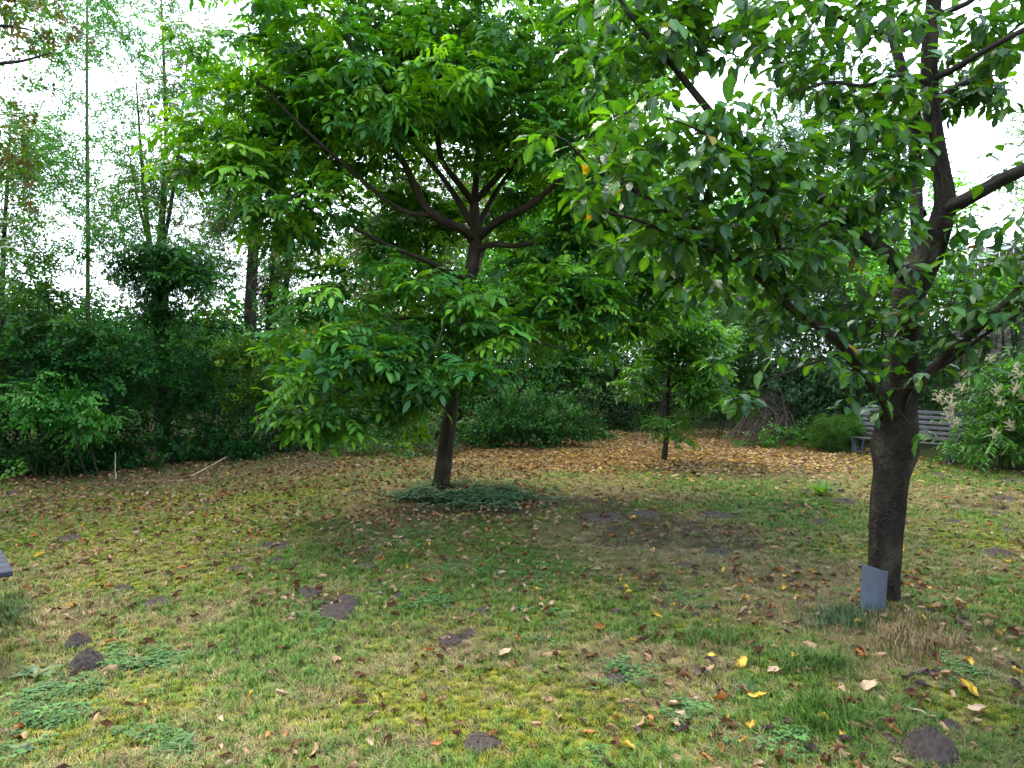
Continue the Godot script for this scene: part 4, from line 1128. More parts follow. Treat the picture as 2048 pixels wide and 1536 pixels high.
func plant_right_side() -> void:
	var G := "trees beyond the lawn"
	var H := "shrubs along the edge of the lawn"
	# clipped yew hedge: sprays over the faces of a long block
	var depth := 14.6
	var foot := foot_at(1830, depth + 0.4)
	var t := thing("yew_hedge", "tall dark clipped yew hedge behind the bench", "hedge", foot)
	var xf := []
	var cols := PackedColorArray()
	var x0 := (1560.0 - 1024.0) / F * depth
	var x1 := 15.0
	var topy := 3.22
	for i in 15000:
		var x := rng.randf_range(x0, x1)
		var y := 0.0
		var z := 0.0
		var d := Vector3.ZERO
		if rng.randf() < 0.78:
			y = rng.randf_range(0.1, topy)
			z = -depth - pow(rng.randf(), 2.0) * 0.5 + 0.12 * bumps.get_noise_2d(x * 2.0, y * 2.0)
			d = Vector3(rng.randf_range(-0.7, 0.7), rng.randf_range(-0.2, 0.8), 0.9)
		else:
			y = topy - 0.25 * pow(rng.randf(), 2.0) + 0.14 * bumps.get_noise_2d(x * 1.6, 7.0) + 0.05 * fine.get_noise_1d(x * 8.0)
			z = -depth - rng.randf() * 1.1
			d = Vector3(rng.randf_range(-0.7, 0.7), 0.9, rng.randf_range(-0.3, 0.7))
		var s := rng.randf_range(0.75, 1.2)
		xf.append(Transform3D(basis_along(d, Vector3(0, 0.6, 0.8) + rnd_dir() * 0.4).scaled_local(Vector3(s, s, s)), Vector3(x, y, z) - foot))
		cols.append(tint([Color(0.045, 0.085, 0.04), Color(0.055, 0.1, 0.042), Color(0.04, 0.07, 0.04)]))
	crowd("foliage", sprays["yew"], mats["dense"], xf, cols, t)
	var a := Acc.new()
	for i in 60:
		var x := lerpf(x0, x1, (i + rng.randf()) / 60.0)
		var p := Vector3(x, 0, -depth - 0.5)
		tube(a, PackedVector3Array([p - foot, p + Vector3(rng.randf_range(-0.2, 0.2), 1.6, 0) - foot, p + Vector3(rng.randf_range(-0.3, 0.3), 3.0, 0) - foot]), PackedFloat32Array([0.04, 0.03, 0.01]), 5, Color(1, 1, 1))
	part("stems", a.mesh(), mats["twig"], t, true)
	shrub("ivy_bush", "dark ivy growing up in front of the hedge left of the bench", "climber", "", foot_at(1650, 14.0),
		[blob(1640, 770, 14.0, 90, 90, 0.35, 130), blob(1560, 720, 14.3, 50, 110, 0.35, 60), blob(1800, 770, 14.1, 100, 90, 0.25, 100)],
		"ivy", [Color(0.035, 0.075, 0.035), Color(0.045, 0.09, 0.045)], 3, 0.85, {"gap": -0.3, "leaf": "dense"})
	shrub("low_weeds", "low weeds between the dry stems and the box bush", "weed", "weeds at the lawn edge", foot_at(1600, 13.4),
		[blob(1590, 875, 13.4, 60, 22, 0.35, 40), blob(1500, 885, 13.6, 40, 10, 0.25, 14)], "ivy", [Color(0.06, 0.12, 0.035), Color(0.075, 0.15, 0.04)], 3, 0.65, {"gap": -0.5})
	shrub("box_bush", "small clipped box bush at the left end of the bench", "shrub", "", foot_at(1688, 12.6),
		[blob(1674, 868, 12.8, 44, 36, 0.4, 120), blob(1655, 872, 12.9, 26, 30, 0.3, 40), blob(1700, 868, 13.0, 18, 30, 0.25, 20)],
		"box", [Color(0.04, 0.1, 0.02), Color(0.055, 0.13, 0.022), Color(0.03, 0.075, 0.02)], 6, 0.9, {"leaf": "dense", "gap": -0.9, "hollow": 0.3, "spread": 0.09, "tumble": 0.8})
	# pile of dry stems
	var pf := foot_at(1535, 13.9)
	var pile := thing("dry_stem_pile", "heap of dry mauve brown stems leaning right of the young walnut", "brush pile", pf)
	a = Acc.new()
	for i in 95:
		var top := at(rng.randf_range(1490, 1590), rng.randf_range(770, 865), 13.9 + rng.randf_range(-0.2, 0.35))
		var low := at(rng.randf_range(1440, 1610), 0, 13.7 + rng.randf_range(-0.3, 0.3))
		low.y = rng.randf_range(0.0, 0.25)
		var mid := low.lerp(top, 0.5) + rnd_dir() * 0.25 + Vector3(0, 0.1, 0)
		tube(a, PackedVector3Array([low - pf, mid - pf, top - pf]), PackedFloat32Array([0.004, 0.0045, 0.002]), 3, [Color(0.09, 0.065, 0.06), Color(0.14, 0.1, 0.09), Color(0.06, 0.042, 0.038)][i % 3], 0.0, false)
	part("stems", a.mesh(), mats["straw"], pile, true)
	# flowering knotweed
	var kf := foot_at(1985, 10.9)
	var kw := shrub("flowering_shrub", "leafy shrub with fluffy cream flower plumes at the right end of the bench", "shrub", "", kf,
		[blob(2015, 820, 10.9, 72, 68, 0.6, 88), blob(2080, 790, 10.9, 90, 80, 0.7, 80), blob(1995, 890, 10.7, 64, 36, 0.5, 40), blob(2100, 880, 10.8, 80, 60, 0.6, 46), blob(2010, 750, 11.0, 50, 30, 0.4, 24), blob(1918, 885, 10.9, 14, 30, 0.2, 6)],
		"lance", [Color(0.06, 0.13, 0.035), Color(0.075, 0.16, 0.04), Color(0.05, 0.105, 0.035)], 3, 0.72, {"gap": -0.5, "thick": 0.005, "lift": 0.1})
	var plumes := []
	for k in 3:
		a = Acc.new()
		for b in 16:
			var d := (Vector3(0, 0.9, 0) + rnd_dir() * 0.9).normalized()
			var o := Vector3(0, 0.008 * b, 0)
			tube(a, PackedVector3Array([o, o + d * 0.05, o + d * 0.1 - Vector3(0, 0.015, 0)]), PackedFloat32Array([0.0016, 0.0014, 0.001]), 3, Color(0.4, 0.3, 0.18), 0.0, false)
			for i in 16:
				var q := o + d * rng.randf_range(0.02, 0.1) + rnd_dir() * 0.012
				tiny_leaf(a, Transform3D(basis_along(rnd_dir(), rnd_dir()), q), 0.012, 0.01, Color(0.46, 0.41, 0.3) * rng.randf_range(0.75, 1.1))
		plumes.append(a.mesh())
	for q in [[1886, 800, 10.5], [1893, 830, 10.5], [1908, 812, 10.45], [1918, 842, 10.4], [1925, 770, 10.5], [1903, 790, 10.5], [2010, 800, 10.3], [2028, 775, 10.3], [2040, 745, 10.4], [1990, 780, 10.4], [1930, 745, 10.6], [1995, 868, 10.2], [2030, 850, 10.2], [1978, 715, 10.8], [2046, 790, 10.3]]:
		var o := part("flower_plume", plumes[rng.randi() % 3], mats["straw"], kw)
		o.transform = Transform3D(Basis(rnd_dir(), rng.randf_range(0, 1.3)).scaled(Vector3.ONE * rng.randf_range(0.75, 1.25)), at(q[0], q[1] + 12, q[2]) - kf)
	# trees beyond
	shrub("alder_tree", "dark fine leaved tree standing far behind the cherry", "tree", G, foot_at(1680, 21.0),
		[blob(1660, 250, 21, 140, 140, 1.8, 190), blob(1560, 330, 21, 90, 100, 1.5, 80), blob(1760, 330, 21, 110, 110, 1.5, 100), blob(1650, 430, 21, 180, 90, 1.5, 120), blob(1600, 140, 21, 80, 70, 1.2, 36)],
		"birch", [Color(0.045, 0.085, 0.045), Color(0.06, 0.11, 0.05)], 5, 1.25, {"stems": [stem([[1680, 850, 21], [1685, 600, 21], [1675, 350, 21], [1660, 150, 21]], [.18, .14, .09, .02], 8)], "gap": -0.2, "tumble": 1.0})
	shrub("plum_tree", "yellow green leafy fruit tree behind the cherry trunk at the right", "tree", G, foot_at(1930, 13.0),
		[blob(1870, 490, 13.0, 70, 80, 0.9, 70), blob(1960, 590, 12.8, 110, 50, 0.8, 56), blob(1900, 390, 13.2, 70, 45, 0.7, 26), blob(2090, 420, 13.0, 60, 80, 0.7, 24), blob(1760, 520, 13.4, 90, 60, 0.8, 46), blob(1720, 390, 13.6, 90, 70, 0.8, 44)],
		"hazel", [Color(0.13, 0.3, 0.04), Color(0.16, 0.33, 0.04), Color(0.1, 0.23, 0.04)], 3, 0.9, {"stems": [stem([[1940, 900, 13.3], [1935, 700, 13.3], [1920, 560, 13.2], [1905, 420, 13.2]], [.08, .07, .05, .01], 8), stem([[1935, 660, 13.3], [1980, 560, 13.1], [2030, 480, 13.0]], [.05, .035, .01], 6, "branch"), stem([[1930, 640, 13.3], [1850, 560, 13.3], [1760, 470, 13.4]], [.05, .035, .01], 6, "branch")], "gap": -0.3})
	shrub("pale_tree", "pale airy tree at the right edge above the shed", "tree", G, foot_at(2090, 24.0),
		[blob(2070, 260, 24, 50, 90, 1.0, 60), blob(2060, 380, 24, 70, 60, 1.0, 40)], "birch", [Color(0.09, 0.14, 0.06)], 4, 1.3, {"stems": [stem([[2085, 820, 24], [2080, 500, 24], [2075, 200, 24]], [.15, .1, .02], 7)], "gap": -0.2, "tumble": 1.0})
	shrub("far_autumn_tree", "distant tree with faded reddish leaves above the walnut's right side", "tree", G, foot_at(1290, 25.0),
		[blob(1270, 300, 25, 90, 110, 1.5, 80), blob(1340, 330, 25, 60, 60, 1.2, 30)], "birch", [Color(0.13, 0.1, 0.06), Color(0.2, 0.1, 0.07), Color(0.09, 0.13, 0.05)], 4, 1.4, {"stems": [stem([[1300, 800, 25], [1290, 500, 25], [1275, 220, 25]], [.16, .1, .02], 7)], "gap": -0.15, "tumble": 1.0})

# ---------------------------------------------------------------- built things
func build_bench() -> void:
	var lf := at(1719, HORIZON, 12.6)
	var rf := at(1909, HORIZON, 11.4)
	var along := (rf - lf)
	along.y = 0.0
	var span := along.length()
	along = along.normalized()
	var mid := (lf + rf) * 0.5
	mid.y = height(mid.x, mid.z)
	var t := thing("garden_bench", "weathered grey slatted garden bench behind the cherry trunk", "bench", mid)
	t.basis = Basis(along, Vector3.UP, along.cross(Vector3.UP))
	# local axes: x along the bench, z towards its front
	var paint := matte("bench_paint", 0.75, 0.35).duplicate()
	var nt := NoiseTexture2D.new()
	nt.width = 256; nt.height = 256
	var fn := FastNoiseLite.new()
	fn.frequency = 0.03; fn.fractal_octaves = 4
	nt.noise = fn
	var ramp := Gradient.new()
	ramp.set_color(0, Color(0.55, 0.5, 0.48)); ramp.set_color(1, Color(1, 1, 1))
	nt.color_ramp = ramp
	paint.albedo_texture = nt
	paint.uv1_triplanar = true
	paint.uv1_scale = Vector3(0.8, 7, 7)
	var total := span + 0.2
	for i in 3:
		var a := Acc.new()
		box(a, Transform3D.IDENTITY, Vector3(total, 0.028, 0.085), Color(0.09, 0.093, 0.12) * rng.randf_range(0.9, 1.1), 0.006)
		var o := part("slat", a.mesh(), paint, t)
		o.position = Vector3(rng.randf_range(-0.004, 0.004), 0.31 - 0.012 * i, 0.2 - 0.105 * i)
	var lean := deg_to_rad(17.0)
	for i in 6:
		var a := Acc.new()
		box(a, Transform3D.IDENTITY, Vector3(total - 0.02, 0.058, 0.024), Color(0.09, 0.093, 0.12) * rng.randf_range(0.88, 1.1), 0.006)
		var o := part("slat", a.mesh(), paint, t)
		var s := 0.06 + 0.087 * i
		o.transform = Transform3D(Basis(Vector3(1, 0, 0), -lean), Vector3(rng.randf_range(-0.004, 0.004), 0.31 + s * cos(lean), -0.1 - s * sin(lean)))
	for sx in [-1.0, 1.0]:
		for fz in [0, 1]:
			var a := Acc.new()
			if fz == 0:
				box(a, Transform3D(Basis(Vector3(0, 0, 1), PI / 2) * Basis(Vector3(0, 1, 0), 0.0), Vector3(0, 0.1, 0.17)), Vector3(0.44, 0.065, 0.05), Color(0.075, 0.086, 0.12), 0.006)
			else:
				box(a, Transform3D(Basis(Vector3(1, 0, 0), -lean) * Basis(Vector3(0, 0, 1), PI / 2), Vector3(0, 0.37, -0.155)), Vector3(1.0, 0.065, 0.04), Color(0.075, 0.086, 0.12), 0.006)
			var o := part("leg", a.mesh(), mats["straw"], t)
			o.position = Vector3(sx * span * 0.5, 0, 0)
		var b := Acc.new()
		box(b, Transform3D(Basis(Vector3(0, 1, 0), PI / 2), Vector3(sx * span * 0.5, 0.268, 0.04)), Vector3(0.42, 0.05, 0.045), Color(0.075, 0.086, 0.12), 0.005)
		part("rail", b.mesh(), mats["straw"], t)

func build_shed() -> void:
	var foot := foot_at(2060, 18.0)
	var t := thing("garden_shed", "grey wooden shed with a pale sheet roof half hidden behind the trees at right", "shed", foot)
	t.rotation.y = -0.35
	var wood := [Color(0.2, 0.17, 0.15), Color(0.25, 0.22, 0.2), Color(0.17, 0.15, 0.13)]
	# front and gable boards
	for i in 24:
		var a := Acc.new()
		box(a, Transform3D(Basis(Vector3(0, 0, 1), PI / 2), Vector3.ZERO), Vector3(4.6, 0.148, 0.022), wood[i % 3] * rng.randf_range(0.85, 1.15), 0.004)
		var o := part("board", a.mesh(), mats["straw"], t)
		o.position = Vector3(-1.1 + 0.155 * i, 2.3, 0.003 * (i % 2))
	for i in 14:
		var a := Acc.new()
		box(a, Transform3D(Basis(Vector3(0, 1, 0), PI / 2) * Basis(Vector3(0, 0, 1), PI / 2), Vector3.ZERO), Vector3(4.4, 0.148, 0.022), wood[i % 3] * rng.randf_range(0.85, 1.15), 0.004)
		var o := part("board", a.mesh(), mats["straw"], t)
		o.position = Vector3(-1.19, 2.2, -0.1 - 0.155 * i)
	# roof of corrugated sheets, rising to the right
	for k in 4:
		var a := Acc.new()
		var n := 24
		for i in n + 1:
			var x := float(i) / n * 1.06
			var y := 0.018 * cos(x * TAU / 0.09)
			var nn := Vector3(0.018 * TAU / 0.09 * sin(x * TAU / 0.09), 1, 0).normalized()
			a.put(Vector3(x, y, 0.35), nn, Color(0.5, 0.51, 0.52), Vector2(x, 0))
			a.put(Vector3(x, y, -2.6), nn, Color(0.5, 0.51, 0.52), Vector2(x, 1))
		for i in n:
			var p := i * 2
			a.tri(p, p + 1, p + 3)
			a.tri(p, p + 3, p + 2)
		var o := part("roof_sheet", a.mesh(), mats["straw"], t)
		o.transform = Transform3D(Basis(Vector3(0, 0, 1), 0.42), Vector3(-1.5 + 0.95 * k, 4.25 + 0.425 * k, 0.004 * k))
	var pa := Acc.new()
	box(pa, Transform3D(Basis(Vector3(0, 0, 1), 0.42), Vector3(0.3, 4.98, 0.34)), Vector3(4.1, 0.14, 0.03), Color(0.45, 0.45, 0.48), 0.004)
	part("barge_board", pa.mesh(), mats["straw"], t)

func build_table() -> void:
	# only the corner of a dark table reaches into the picture at the left edge
	var corner := at(18, 1150, 3.7)
	var t := thing("garden_table", "corner of a dark painted table at the left edge", "table", Vector3(corner.x, 0, corner.z))
	t.rotation.y = deg_to_rad(41.0)
	var m := matte("table_paint", 0.75, 0.2)
	for i in 5:
		var a := Acc.new()
		box(a, Transform3D.IDENTITY, Vector3(1.3, 0.03, 0.11), Color(0.035, 0.04, 0.052) * rng.randf_range(0.9, 1.1), 0.005)
		var o := part("plank", a.mesh(), m, t)
		o.position = Vector3(-0.65, corner.y, -0.055 - 0.114 * i)
	for q in [[-0.18, -0.1], [-1.15, -0.1], [-0.18, -0.48], [-1.15, -0.48]]:
		var a := Acc.new()
		box(a, Transform3D(Basis(Vector3(0, 0, 1), PI / 2), Vector3(0, 0, 0)), Vector3(corner.y - 0.02, 0.05, 0.05), Color(0.035, 0.04, 0.052), 0.004)
		var o := part("leg", a.mesh(), m, t)
		o.position = Vector3(q[0], (corner.y - 0.02) * 0.5, q[1])
	var b := Acc.new()
	box(b, Transform3D(Basis(Vector3(0, 1, 0), PI / 2), Vector3(-0.18, corner.y - 0.036, -0.29)), Vector3(0.5, 0.04, 0.04), Color(0.035, 0.04, 0.052), 0.004)
	part("rail", b.mesh(), m, t)

func build_pipe() -> void:
	var foot := on_ground(1753, 1226)
	var t := MeshInstance3D.new()
	var a := Acc.new()
	var n := 20
	var H := 0.275
	for k in 2:
		var r := 0.084 - 0.005 * k
		var s := 1.0 - 2.0 * k
		for i in n + 1:
			var an := deg_to_rad(-82.0 + 164.0 * i / n)
			var o := Vector3(sin(an), 0, cos(an))
			var top := H - 0.018 * sin(an)
			a.put(o * r, o * s, Color(0.075, 0.095, 0.13), Vector2(i, 0))
			a.put(o * r + Vector3(0, top, 0), o * s, Color(0.075, 0.095, 0.13), Vector2(i, 1))
		for i in n:
			var p := k * (n + 1) * 2 + i * 2
			if k == 0:
				a.tri(p, p + 1, p + 3); a.tri(p, p + 3, p + 2)
			else:
				a.tri(p, p + 3, p + 1); a.tri(p, p + 2, p + 3)
	# rim and edges
	var rim := a.v.size()
	for i in n + 1:
		for k in 2:
			a.put(a.v[k * (n + 1) * 2 + i * 2 + 1], Vector3.UP, Color(0.09, 0.105, 0.13))
	for i in n:
		var p := rim + i * 2
		a.tri(p, p + 1, p + 3); a.tri(p, p + 3, p + 2)
	for e in [0, n]:
		var q := (n + 1) * 2
		var nn := Vector3(-1 if e == 0 else 1, 0, 0)
		var i0 := a.put(a.v[e * 2], nn, Color(0.075, 0.095, 0.13))
		var i1 := a.put(a.v[e * 2 + 1], nn, Color(0.075, 0.095, 0.13))
		var i2 := a.put(a.v[q + e * 2 + 1], nn, Color(0.075, 0.095, 0.13))
		var i3 := a.put(a.v[q + e * 2], nn, Color(0.075, 0.095, 0.13))
		if e == 0:
			a.tri(i0, i2, i1); a.tri(i0, i3, i2)
		else:
			a.tri(i0, i1, i2); a.tri(i0, i2, i3)
	t.mesh = a.mesh()
	var pm := matte("pipe_plastic", 0.38, 0.5)
	var nt := NoiseTexture2D.new()
	nt.width = 128; nt.height = 128
	var fn := FastNoiseLite.new()
	fn.frequency = 0.03; fn.fractal_octaves = 5
	nt.noise = fn
	var ramp := Gradient.new()
	ramp.set_color(0, Color(0.85, 0.83, 0.8)); ramp.set_color(1, Color(1, 1, 1))
	nt.color_ramp = ramp
	pm.albedo_texture = nt
	pm.uv1_triplanar = true
	pm.uv1_scale = Vector3(4, 2, 4)
	t.material_override = pm
	t.name = "tree_guard"
	add_child(t)
	t.transform = Transform3D(Basis(Vector3(0, 0, 1), -0.075) * Basis(Vector3(1, 0, 0), -0.06) * Basis(Vector3(0, 1, 0), 0.1), foot + Vector3(0.005, -0.012, -0.04))
	tag(t, "grey half pipe of plastic guarding the foot of the cherry trunk", "tree guard")

# ---------------------------------------------------------------- on the lawn
func heap_molehills() -> void:
	var shapes := []
	for k in 4:
		var a := Acc.new()
		var rings := 14
		var n := 40
		for i in rings + 1:
			var s := float(i) / rings
			for j in n + 1:
				var an := TAU * j / n
				var e := Vector3(cos(an), 0, sin(an))
				var r := s * (1.0 + 0.3 * fine.get_noise_3d(e.x * 2.5 + k * 17.0, 3.0, e.z * 2.5))
				var prof := pow(maxf(0.0, 1.0 - s * s), [0.62, 0.85, 0.7, 1.0][k])
				var y: float = prof * (1.0 + 0.35 * fine.get_noise_3d(e.x * s * 5.0 + k * 9.0, 0, e.z * s * 5.0)) + (0.16 * fine.get_noise_3d(e.x * s * 15.0, k * 5.0, e.z * s * 15.0) + 0.16 * fine.get_noise_3d(e.x * s * 60.0, k * 5.0, e.z * s * 60.0)) * minf(1.0, 3.0 * (1.0 - s) + 0.25) - 0.08
				var g := 0.8 + 0.5 * fine.get_noise_3d(e.x * s * 30.0, 7.0, e.z * s * 30.0)
				a.put(Vector3(e.x * r, y, e.z * r), Vector3.UP, Color(0.06, 0.047, 0.042) * g)
		for i in rings:
			for j in n:
				var p := i * (n + 1) + j
				a.tri(p, p + n + 2, p + n + 1)
				a.tri(p, p + 1, p + n + 2)
		# crumbs of soil lying about the heap
		for c in 70:
			var an := rng.randf() * TAU
			var rr := rng.randf_range(0.1, 1.3)
			var s := rng.randf_range(0.025, 0.075)
			var o := Vector3(cos(an) * rr, maxf(0.0, pow(maxf(0.0, 1.0 - rr * rr), 1.1)) , sin(an) * rr)
			var ids := []
			for q in [Vector3(1, 0, 0), Vector3(0, 0, 1), Vector3(-1, 0, 0), Vector3(0, 0, -1), Vector3(0, 1.2, 0)]:
				var w: Vector3 = (q + rnd_dir() * 0.4) * s
				ids.append(a.put(o + Vector3(w.x, w.y * 1.5, w.z), w.normalized(), Color(0.065, 0.05, 0.044) * rng.randf_range(0.7, 1.2)))
			for q in 4:
				a.tri(ids[q], ids[4], ids[(q + 1) % 4])
		var st := SurfaceTool.new()
		st.create_from(a.mesh(), 0)
		st.generate_normals()
		shapes.append(st.commit())
	for q in [
		[165, 1342, 36, .12, "round fresh dark molehill in the clover at the lower left"], [146, 1296, 27, .09, "molehill just behind the round one at the lower left, dead leaves at its side"],
		[668, 1232, 44, .07, "broad worn molehill left of the middle with a leaf lying on it"], [615, 1190, 26, .05, "small molehill touching the back of the broad worn one"],
		[690, 1208, 30, .05, "low molehill joined to the right of the broad worn one"],
		[237, 1185, 22, .05, "molehill beside the dark curled leaf on the left lawn"], [308, 1211, 26, .04, "flat molehill with a dry grass rim on the left lawn"],
		[128, 1080, 24, .04, "low molehill with pale leaves at its left on the far left lawn"], [95, 1003, 20, .05, "dark molehill on the left near the shrubs"], [18, 992, 20, .07, "dark molehill at the left edge below the shrubs"],
		[550, 1094, 27, .05, "molehill under a cluster of pale leaves left of the walnut shade"], [548, 1126, 20, .04, "molehill in the green grass left of the walnut shade"], [475, 1112, 13, .03, "smallest molehill on the left half of the lawn"], [470, 1142, 20, .04, "low molehill beside a bright dandelion leaf"],
		[730, 1102, 20, .04, "molehill at the front edge of the walnut shade"], [728, 1137, 28, .03, "flat leafy molehill in front of the walnut shade"], [752, 1166, 15, .03, "small molehill in the grass in front of the walnut"], [797, 1196, 16, .03, "molehill in the clover right of the broad worn one"],
		[898, 1221, 15, .03, "little molehill beside a dock leaf near the middle"], [967, 1229, 21, .045, "oval dark molehill in the middle of the lawn"], [897, 1287, 26, .05, "molehill with a dry bank behind it in the middle"], [935, 1276, 20, .05, "dark crumbly half of the molehill with the dry bank"],
		[960, 1500, 42, .05, "broad molehill with an orange leaf at the bottom middle"], [1242, 1366, 24, .03, "flat soil patch ringed by curled leaves right of the middle"], [1872, 1520, 56, .13, "big dark molehill at the bottom right edge"], [1912, 1468, 26, .05, "molehill under curled leaves behind the big one at bottom right"],
		[1690, 1006, 27, .06, "long dark molehill right behind the bright dock plant"], [1612, 985, 14, .04, "small molehill left of the bright dock plant"], [1672, 974, 13, .03, "small molehill behind the bright dock plant"], [1643, 1046, 20, .04, "molehill in the green grass left of the cherry trunk"],
		[1432, 1032, 24, .05, "dark molehill at the right end of the walnut shade"], [1442, 1106, 24, .035, "flat molehill with orange leaves right of the middle"], [1373, 1134, 22, .03, "flat dark molehill in the brown grass right of the middle"],
		[1882, 954, 17, .07, "molehill in the green grass in front of the bench"], [2030, 966, 22, .06, "molehill under the flowering shrub at the right edge"], [2015, 1000, 26, .05, "molehill on the pale dry grass at the right edge"], [1921, 1022, 13, .04, "small molehill on the pale grass right of the cherry trunk"],
		[1998, 1031, 19, .05, "dark molehill between two others on the right lawn"], [1912, 1046, 20, .04, "twin molehill in front of the small one right of the trunk"], [2022, 1064, 15, .04, "little dark molehill near the right edge"], [2005, 1110, 32, .05, "long dark molehill on the moss near the right edge"], [1812, 1048, 12, .04, "molehill touching the right outline of the cherry trunk"],
		[1550, 1242, 16, .03, "flat soil patch between grass tufts left of the grey guard"], [1210, 1035, 44, .03, "flat dark scrape of soil in the walnut shade"], [1290, 1028, 30, .03, "thin dark scrape right of the larger scrape in the walnut shade"], [712, 985, 20, .03, "flat dark soil patch left of the walnut foot"],
	]:
		var p := on_ground(q[0], q[1])
		var o := MeshInstance3D.new()
		o.mesh = shapes[rng.randi() % 4]
		o.material_override = mats["soil"]
		o.name = numbered("molehill")
		add_child(o)
		var r: float = q[2] / F * -p.z
		bare_spots.append(Vector3(p.x, p.z, r))
		o.transform = Transform3D(Basis(Vector3.UP, rng.randf() * TAU).scaled_local(Vector3(r, q[3] * 0.75, r * rng.randf_range(0.9, 1.25))), p)
		tag(o, q[4], "molehill", "molehills on the lawn")

func rosette(called: String, label: String, category: String, px: float, py: float, count: int, length: float, width: float, rise: float, col: Color) -> void:
	var p := on_ground(px, py)
	var t := thing(called, label, category, p)
	for i in count:
		var an := i * 2.4 + rng.randf() * 0.5
		var a := Acc.new()
		var d := Vector3(cos(an), rise * rng.randf_range(0.5, 1.4), sin(an))
		leaf(a, Transform3D(basis_along(d, Vector3.UP), Vector3(0, 0.01, 0)), length * rng.randf_range(0.7, 1.15), width * rng.randf_range(0.85, 1.15), 7, 0.3, 0.3, 0.05, col * rng.randf_range(0.85, 1.15), 0.55, 0.06)
		part("leaf", a.mesh(), mats["leaf"], t)

func clover_mesh() -> ArrayMesh:
	var a := Acc.new()
	for i in 7:
		var o := Vector3(rng.randf_range(-0.05, 0.05), rng.randf_range(0.015, 0.045), rng.randf_range(-0.05, 0.05))
		var turn := rng.randf() * TAU
		for k in 3:
			var an := turn + k * TAU / 3.0
			leaf(a, Transform3D(basis_along(Vector3(cos(an), 0.12, sin(an)), Vector3.UP + rnd_dir() * 0.2), o), 0.017, 0.016, 2, 0.15, 0.1, 0.0, Color(1, 1, 1) * rng.randf_range(0.85, 1.15), 0.6)
	return a.mesh()

